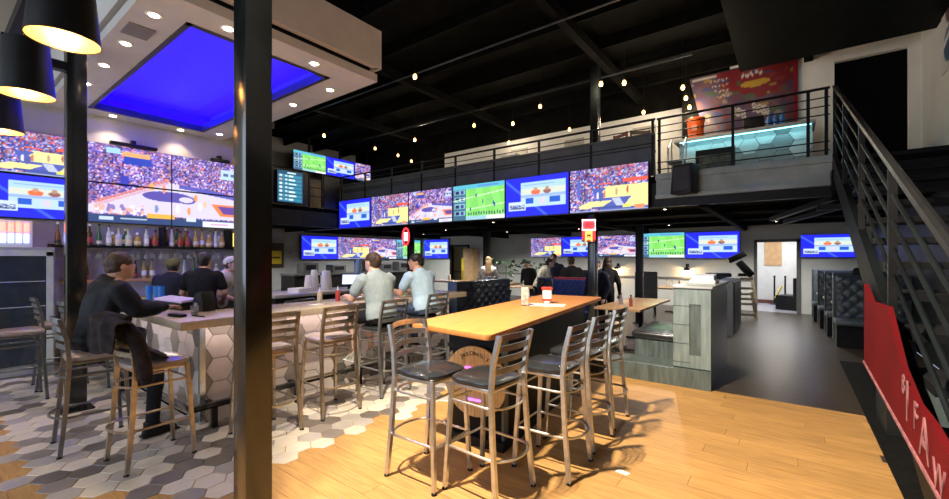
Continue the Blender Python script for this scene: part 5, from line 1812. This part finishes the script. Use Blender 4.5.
def remeshed(mb, name, m, vox, parent, amp=0.0, sm=3, fold=9.0):
    me = mb.mesh(name, m)
    o = bpy.data.objects.new('tmp', me)
    r_ = o.modifiers.new('r', 'REMESH')
    r_.mode = 'VOXEL'
    r_.voxel_size = vox
    s_ = o.modifiers.new('s', 'SMOOTH')
    s_.factor = .5
    s_.iterations = sm
    me2 = evaluated(o)
    me2.name = name
    if amp:
        nv = len(me2.vertices)
        co = np.empty(nv * 3)
        me2.vertices.foreach_get('co', co)
        no = np.empty(nv * 3)
        me2.vertex_normals.foreach_get('vector', no)
        co, no = co.reshape(-1, 3), no.reshape(-1, 3)
        sc_ = co * np.array((fold, fold, fold * .55))
        q = np.array([noise.noise(p) for p in sc_.tolist()])
        me2.vertices.foreach_set('co', (co + no * (amp * q)[:, None]).ravel())
        me2.update()
    me2.polygons.foreach_set('use_smooth', [True] * len(me2.polygons))
    me2.materials.clear()
    me2.materials.append(m)
    return link(name, me2, parent)


def person(label, loc, rz, hip=.92, lean=.1, upper=.0, arms=None, legs=None, head=(0, 0), skin=0, shirt=None, sleeve='short', pants=None, shorts=False, hair=None, hairlong=False,
           shoes=None, cap=None, beard=False, scale=1.0, vox=.012, female=False, hood=False, group=None, bulk=1.06):
    sk = skinmat(skin)
    W = .92 if female else bulk
    up = Vector((0, math.sin(lean), math.cos(lean)))
    fw = Vector((0, math.cos(lean), -math.sin(lean)))
    P = Vector((0, 0, hip))
    X = Vector((1, 0, 0))
    la = lean + upper
    up2 = Vector((0, math.sin(la), math.cos(la)))
    fw2 = Vector((0, math.cos(la), -math.sin(la)))

    def spine(t):
        if t < .26:
            return P + up * t, fw
        return P + up * .26 + up2 * (t - .26), fw2
    prof = [(-.10, .135, .10), (-.04, .165, .118), (.05, .168, .118), (.15, .150, .105), (.26, .158, .110), (.36, .178, .118), (.43, .182, .110), (.47, .165, .095), (.505, .11, .078), (.54, .075, .066)]

    def torso(mb, extra, t0=-.2, t1=.6):
        se = []
        for t, rx, ry in prof:
            if t0 <= t <= t1:
                c, f_ = spine(t)
                se.append((c, X * (rx * W + extra), f_ * (ry + extra)))
        loft(mb, se, 20)
    Ss = {s_: spine(.45)[0] + X * s_ * .175 * W - up2 * .005 for s_ in (-1, 1)}
    arms = arms or {}
    legs = legs or {}
    dA = {s_: ((s_ * .26, .02, hip + .18), (s_ * .25, .14, hip - .05)) for s_ in (-1, 1)}
    E_, W_ = {}, {}
    for s_ in (-1, 1):
        e, w2 = arms.get(s_, dA[s_])
        E_[s_], W_[s_] = Vector(e), Vector(w2)
    dL = {s_: ((s_ * .10, .03, hip * .52), (s_ * .11, -.02, .09)) for s_ in (-1, 1)}
    K_, A_ = {}, {}
    for s_ in (-1, 1):
        k, a = legs.get(s_, dL[s_])
        K_[s_], A_[s_] = Vector(k), Vector(a)
    Hp = {s_: P + X * s_ * .09 * W for s_ in (-1, 1)}
    # ---- body
    b = MB()
    torso(b, 0)
    nk0 = spine(.47)[0]
    hd_up = (up2 * .55 + Vector((0, 0, .6))).normalized()
    hc = nk0 + up2 * .075 + hd_up * .110 + fw2 * .02
    limb(b, [nk0, hc - hd_up * .05], [.066 * W, .060 * W])
    M = Euler((-head[1], 0, head[0])).to_matrix()
    HX, HY, HZ = M @ Vector((1, 0, 0)), M @ Vector((0, 1, 0)), M @ Vector((0, 0, 1))

    def hp(x, y, z):
        return hc + HX * x + HY * y + HZ * z
    hs = [(-.118, .022, .028, .052), (-.100, .046, .056, .028), (-.062, .062, .080, .012), (-.02, .070, .092, .002), (.03, .076, .098, -.004), (.07, .072, .092, -.008), (.100, .052, .066, -.010), (.116, .020, .026, -.010)]
    loft(b, [(hp(0, y, z), HX * rx, HY * ry) for z, rx, ry, y in hs], 18)

    def blob(mb, c, r_, n=10, m=7):
        vs_, fs_ = [], []
        for i in range(m + 1):
            t = PI * i / m
            for k in range(n):
                g = 2 * PI * k / n
                vs_.append(tuple(hp(c[0] + r_[0] * math.sin(t) * math.cos(g), c[1] + r_[1] * math.sin(t) * math.sin(g), c[2] - r_[2] * math.cos(t))))
        for i in range(m):
            for k in range(n):
                l = (k + 1) % n
                fs_.append((i * n + k, i * n + l, (i + 1) * n + l, (i + 1) * n + k))
        mb.add(vs_, fs_)
    blob(b, (0, .098, -.018), (.015, .022, .030))
    blob(b, (0, .084, -.062), (.026, .014, .012))
    blob(b, (0, .086, .030), (.050, .014, .012))
    for s_ in (-1, 1):
        blob(b, (s_ * .078, -.004, -.008), (.010, .022, .032))
        limb(b, [Ss[s_], E_[s_], W_[s_]], [.052 * W, .041 * W, .028 * W])
        # hand: palm and five fingers
        d_ = (W_[s_] - E_[s_]).normalized()
        dn = Vector((0, 0, -1)) - d_ * Vector((0, 0, -1)).dot(d_)
        dn = dn.normalized() if dn.length > .2 else Vector((0, 1, 0))
        sd = d_.cross(dn).normalized()
        pc = W_[s_] + d_ * .05
        loft(b, [(W_[s_] - d_ * .005, sd * .026, dn * .019), (pc - d_ * .01, sd * .038, dn * .016), (pc + d_ * .035, sd * .041, dn * .014), (pc + d_ * .05, sd * .036, dn * .011)], 12)
        for f_, (o_, L_) in enumerate(((-.030, .058), (-.010, .072), (.011, .078), (.031, .068))):
            p0 = pc + d_ * .04 + sd * o_
            p1 = p0 + d_ * L_ * .55 + dn * .008
            p2 = p1 + d_ * L_ * .38 + dn * L_ * .35
            limb(b, [p0, p1, p2], [.0095, .0088, .0075], 8)
        th = 1 if sd.dot(X) * s_ < 0 else -1
        p0 = W_[s_] + d_ * .03 + sd * th * .030
        limb(b, [p0, p0 + d_ * .035 + sd * th * .022, p0 + d_ * .065 + sd * th * .026 + dn * .012], [.013, .0105, .0085], 8)
        limb(b, [Hp[s_], K_[s_], A_[s_]], [.078 * W, .054, .038])
        limb(b, [A_[s_], A_[s_] + Vector((0, .12, -.05))], [.038, .028])
    body = remeshed(b, 'person', sk, vox, None, 0, 3)
    body.location = loc
    body.rotation_euler = (0, 0, rz)
    body.scale = (scale,) * 3
    tag(body, label, 'person', group)
    # ---- clothes
    cv = vox * 1.3
    if shirt:
        b = MB()
        torso(b, .019, -.05 if not hood else -.12, .52)
        for s_ in (-1, 1):
            if sleeve == 'short':
                e2 = Ss[s_].lerp(E_[s_], .66)
                limb(b, [Ss[s_] - X * s_ * .03, Ss[s_], e2], [.064, .070 * W, .060 * W])
            elif sleeve == 'long':
                limb(b, [Ss[s_] - X * s_ * .03, Ss[s_], E_[s_], W_[s_].lerp(E_[s_], .06)], [.064, .069 * W + (.012 if hood else 0), .056 * W + (.01 if hood else 0), .042 * W])
        if hood:
            c, f_ = spine(.50)
            loft(b, [(c - f_ * .05 - up2 * .05, X * .12, f_ * .05), (c - f_ * .03, X * .11, f_ * .085), (c - f_ * .01 + up2 * .05, X * .085, f_ * .085)], 14)
        else:
            c, f_ = spine(.485)
            loft(b, [(c - up2 * .03, X * .15, f_ * .108), (c + up2 * .02, X * .118, f_ * .100), (c + up2 * .06, X * .082, f_ * .082)], 14)
        remeshed(b, 'jacket' if hood else 'shirt', shirt, cv, body, .016 if hood else .009, 3)
    if pants:
        b = MB()
        torso(b, .013, -.2, .06)
        for s_ in (-1, 1):
            e2 = A_[s_].lerp(K_[s_], .03) if not shorts else K_[s_].lerp(A_[s_], .06)
            ps_ = [Hp[s_], K_[s_], e2] if not shorts else [Hp[s_], K_[s_].lerp(Hp[s_], .08)]
            limb(b, ps_, [.094 * W, .068, .054] if not shorts else [.096, .080])
        remeshed(b, 'shorts' if shorts else 'trousers', pants, cv, body, .008, 3)
    if hair:
        b = MB()
        blob(b, (0, -.008, .044), (.087, .108, .086), 16, 10)
        if hairlong:
            c0 = hp(0, -.07, .0)
            c1 = hp(0, -.10, -.14)
            c2 = spine(.30)[0] - fw2 * .13
            loft(b, [(c0, HX * .085, HY * .06), (c1, X * .095, HY * .055), (c2, X * .085, fw2 * .030), (c2 - Vector((0, 0, .08)), X * .05, fw2 * .018)], 14)
            for s_ in (-1, 1):
                limb(b, [hp(s_ * .072, -.01, .03), hp(s_ * .082, .0, -.08), hp(s_ * .09, .0, -.20)], [.024, .026, .02])
        else:
            blob(b, (0, -.048, -.010), (.076, .064, .070), 12, 8)
        remeshed(b, 'hair', hair, cv * .9, body, .008, 1, 26)
    eb = MB()
    for s_ in (-1, 1):
        blob(eb, (s_ * .031, .090, .010), (.012, .007, .007), 8, 6)
    eb.build('eyes', mat('eye_dark', (.03, .025, .02), .3), body)
    if beard:
        b = MB()
        loft(b, [(hp(0, .05, -.128), HX * .03, HY * .036), (hp(0, .034, -.098), HX * .054, HY * .062), (hp(0, .022, -.060), HX * .066, HY * .076)], 14)
        remeshed(b, 'beard', beard, cv * .8, body, .004, 1, 26)
    if cap:
        b = MB()
        blob(b, (0, -.006, .058), (.092, .110, .078), 16, 10)
        loft(b, [(hp(0, .13, .050), HX * .070, HY * .075), (hp(0, .13, .058), HX * .068, HY * .073)], 16)
        remeshed(b, 'cap', cap, cv * .7, body, 0, 2)
    shoes = shoes or BLACK
    for s_ in (-1, 1):
        a = A_[s_]
        b = MB()
        loft(b, [(a + Vector((0, -.01, .03)), X * .048, Vector((0, .055, 0))), (a + Vector((0, .01, -.02)), X * .047, Vector((0, .075, 0))), (a + Vector((0, .055, -.055)), X * .047, Vector((0, .135, 0))), (a + Vector((0, .060, -.084)), X * .049, Vector((0, .142, 0)))], 16)
        sh_ = b.build('shoe', shoes, body, bevel=.008)
        MB().box((a.x, a.y + .060, a.z - .088), (.096, .285, .012)).build('sole', PLASTICW if shoes is not BLACK else BLACK, sh_, bevel=.004)
    return body


def cloth(n_, c, var=.12, scale=10, rough=.85):
    return mat('cloth_' + n_, c, rough, var=var, scale=scale, spec=.15)


HBROWN = mat('hair_brown', (.045, .024, .014), .6, var=.3, scale=40)
HBLACK = mat('hair_black', (.012, .010, .009), .5, var=.3, scale=40)
HBLOND = mat('hair_blonde', (.30, .19, .09), .55, var=.3, scale=40)
DARKJ = cloth('navy_jacket', (.010, .011, .016), .3, 5, .6)


def sit(kx=.13, ky=.40, az=.40, ay=.34):
    return {s_: ((s_ * kx, ky, .86), (s_ * kx * .9, ay, az)) for s_ in (-1, 1)}


def onbar(z=1.115, y=.52, x=.14, ex=.27, ey=.22, ez=1.11):
    return {s_: ((s_ * ex, ey, ez), (s_ * x, y, z)) for s_ in (-1, 1)}


# man in the dark jacket at the bar end
person('seated man in a dark hooded jacket with short dark hair at the bar end', (-5.02, .97, 0), .10, .88, .22, .12,
       arms={1: ((.30, .20, 1.13), (.20, .47, 1.12)), -1: ((-.29, .20, 1.13), (-.14, .48, 1.12))},
       legs={1: ((.24, .38, .66), (.34, .30, .108)), -1: ((-.12, .38, .86), (-.12, .30, .44))},
       head=(.05, -.18), skin=1, shirt=DARKJ, sleeve='long', hood=True, pants=cloth('black_trousers', (.012, .012, .014)), hair=HBROWN, vox=.009, bulk=1.16, scale=1.04)
# grey polo
person('seated man in a heather grey polo shirt, dark shorts and sneakers at the bar', (-4.02, 3.46, 0), H90, .905, .20, .10,
       arms=onbar(y=.50), legs=sit(az=.42), head=(.12, -.22), skin=2, shirt=cloth('grey_polo', (.27, .33, .36), .05, 30), pants=cloth('black_shorts', (.012, .013, .017)), shorts=True,
       hair=HBROWN, shoes=mat('sneaker', (.45, .46, .44), .5, var=.3, scale=22, c2=(.06, .09, .03)), vox=.009, bulk=1.18, scale=1.03)
# pale blue t-shirt
person('seated man in a pale blue t-shirt and jeans at the bar, face turned sideways', (-4.17, 4.40, 0), H90, .905, .24, .08,
       arms=onbar(y=.50), legs=sit(az=.42), head=(.75, -.12), skin=0, shirt=cloth('pale_tee', (.36, .50, .64), .04, 24), pants=cloth('jeans', (.05, .075, .15), .2, 20), hair=HBLACK, vox=.009, bulk=1.16, scale=1.03)
# behind the bar
person('bartender in a black t-shirt standing behind the bar with his back turned', (-6.62, 2.43, 0), PSI + .25, .95, .10, .08, arms={1: ((.27, .08, 1.14), (.18, .30, 1.02)), -1: ((-.27, .08, 1.14), (-.14, .30, 1.02))},
       head=(0, -.3), skin=0, shirt=cloth('black_tee', (.010, .010, .012)), pants=cloth('black_trousers', (.012, .012, .014)), hair=HBLACK, vox=.010, scale=1.0)
person('bartender in a pale shirt and white cap bending over behind the bar', (-7.22, 2.86, 0), -.9, .93, .30, .15, arms={1: ((.26, .20, 1.08), (.16, .42, .98)), -1: ((-.26, .20, 1.08), (-.12, .42, .98))},
       head=(0, -.45), skin=2, shirt=cloth('pale_shirt', (.50, .48, .48)), pants=cloth('black_trousers', (.012, .012, .014)), hair=HBROWN, cap=cloth('white_cap', (.62, .60, .62)), vox=.011, scale=1.0)
person('bartender in a dark shirt and olive cap bending over the back bar', (-7.60, 2.30, 0), PSI + .2, .90, .35, .10, arms={1: ((.26, .22, 1.02), (.14, .40, .94)), -1: ((-.26, .22, 1.02), (-.14, .40, .94))},
       head=(.1, -.4), skin=1, shirt=cloth('dark_shirt', (.014, .016, .026)), pants=cloth('black_trousers', (.012, .012, .014)), hair=HBLACK, cap=cloth('olive_cap', (.10, .10, .04)), vox=.012)
person('bartender in a white shirt working behind the black t-shirt bartender', (-7.93, 2.92, 0), .8, .92, .15, .05, arms={1: ((.30, .10, 1.10), (.26, .34, 1.00)), -1: ((-.30, .10, 1.12), (-.20, .32, 1.02))},
       head=(.2, -.3), skin=2, shirt=cloth('white_shirt', (.66, .62, .64)), sleeve='short', pants=cloth('black_trousers', (.012, .012, .014)), hair=HBROWN, vox=.012, scale=.97)
# guests in the rear
person('blonde long haired woman in a white top at the long pale table', (-6.55, 9.35, 0), PSI, .92, .05, 0, arms={1: ((.25, .10, 1.12), (.14, .26, 1.08)), -1: ((-.25, .10, 1.12), (-.14, .26, 1.08))}, skin=2, shirt=cloth('white_top', (.70, .70, .68)),
       sleeve='long', pants=cloth('black_trousers', (.012, .012, .014)), hair=HBLOND, hairlong=True, vox=.014, female=True, scale=.98)
person('dark haired guest in black beside the plants', (-6.9, 12.2, 0), PSI + 2.6, .90, .15, .1, skin=0, shirt=cloth('black_knit', (.012, .012, .013)), sleeve='long', pants=cloth('black_trousers', (.012, .012, .014)), hair=HBLACK, vox=.016, scale=.92)
person('guest in a cream checked shirt leaning over the booth', (-5.05, 9.38, 0), -.9, .92, .38, .15, arms={1: ((.25, .25, 1.05), (.15, .46, 1.0)), -1: ((-.25, .25, 1.05), (-.15, .46, 1.0))}, skin=2, head=(0, -.3),
       shirt=mat('cloth_check', (.52, .48, .36), .85, var=.35, scale=26, spec=.1), sleeve='long', pants=cloth('black_trousers', (.012, .012, .014)), hair=HBLACK, vox=.014, scale=1.0)
person('brown haired guest standing behind the checked shirt guest', (-4.98, 10.15, 0), PSI + 2.7, .94, .1, .1, skin=2, head=(0, -.3), shirt=cloth('navy_tee', (.03, .035, .06)), pants=cloth('black_trousers', (.012, .012, .014)), hair=HBROWN, vox=.016, scale=1.02)
person('broad guest in a black top with brown hair behind the bright blue booth', (-4.05, 9.22, 0), PSI + .2, .92, .12, .12, skin=0, head=(0, -.2), shirt=cloth('black_top', (.016, .015, .015)), sleeve='long', pants=cloth('black_trousers', (.012, .012, .014)), hair=HBROWN, vox=.014, scale=.99)
person('guest in navy leaning on the long haired woman by the mezzanine post', (-3.10, 8.30, 0), PSI + 2.2, .92, .10, .05, skin=0, head=(.1, -.3), shirt=cloth('navy_top', (.010, .013, .028)), sleeve='long', pants=cloth('black_trousers', (.012, .012, .014)), hair=HBLACK, vox=.014, scale=.96)
person('woman in black with very long dark hair by the brown dining table', (-3.14, 8.86, 0), PSI - .5, .92, .12, .08, skin=0, head=(.5, -.2), shirt=cloth('black_dress', (.010, .009, .011)), sleeve='long', pants=cloth('black_trousers', (.012, .012, .014)), hair=HBROWN, hairlong=True, vox=.014, female=True, scale=.98)
bpy.data.scenes.remove(SCR)
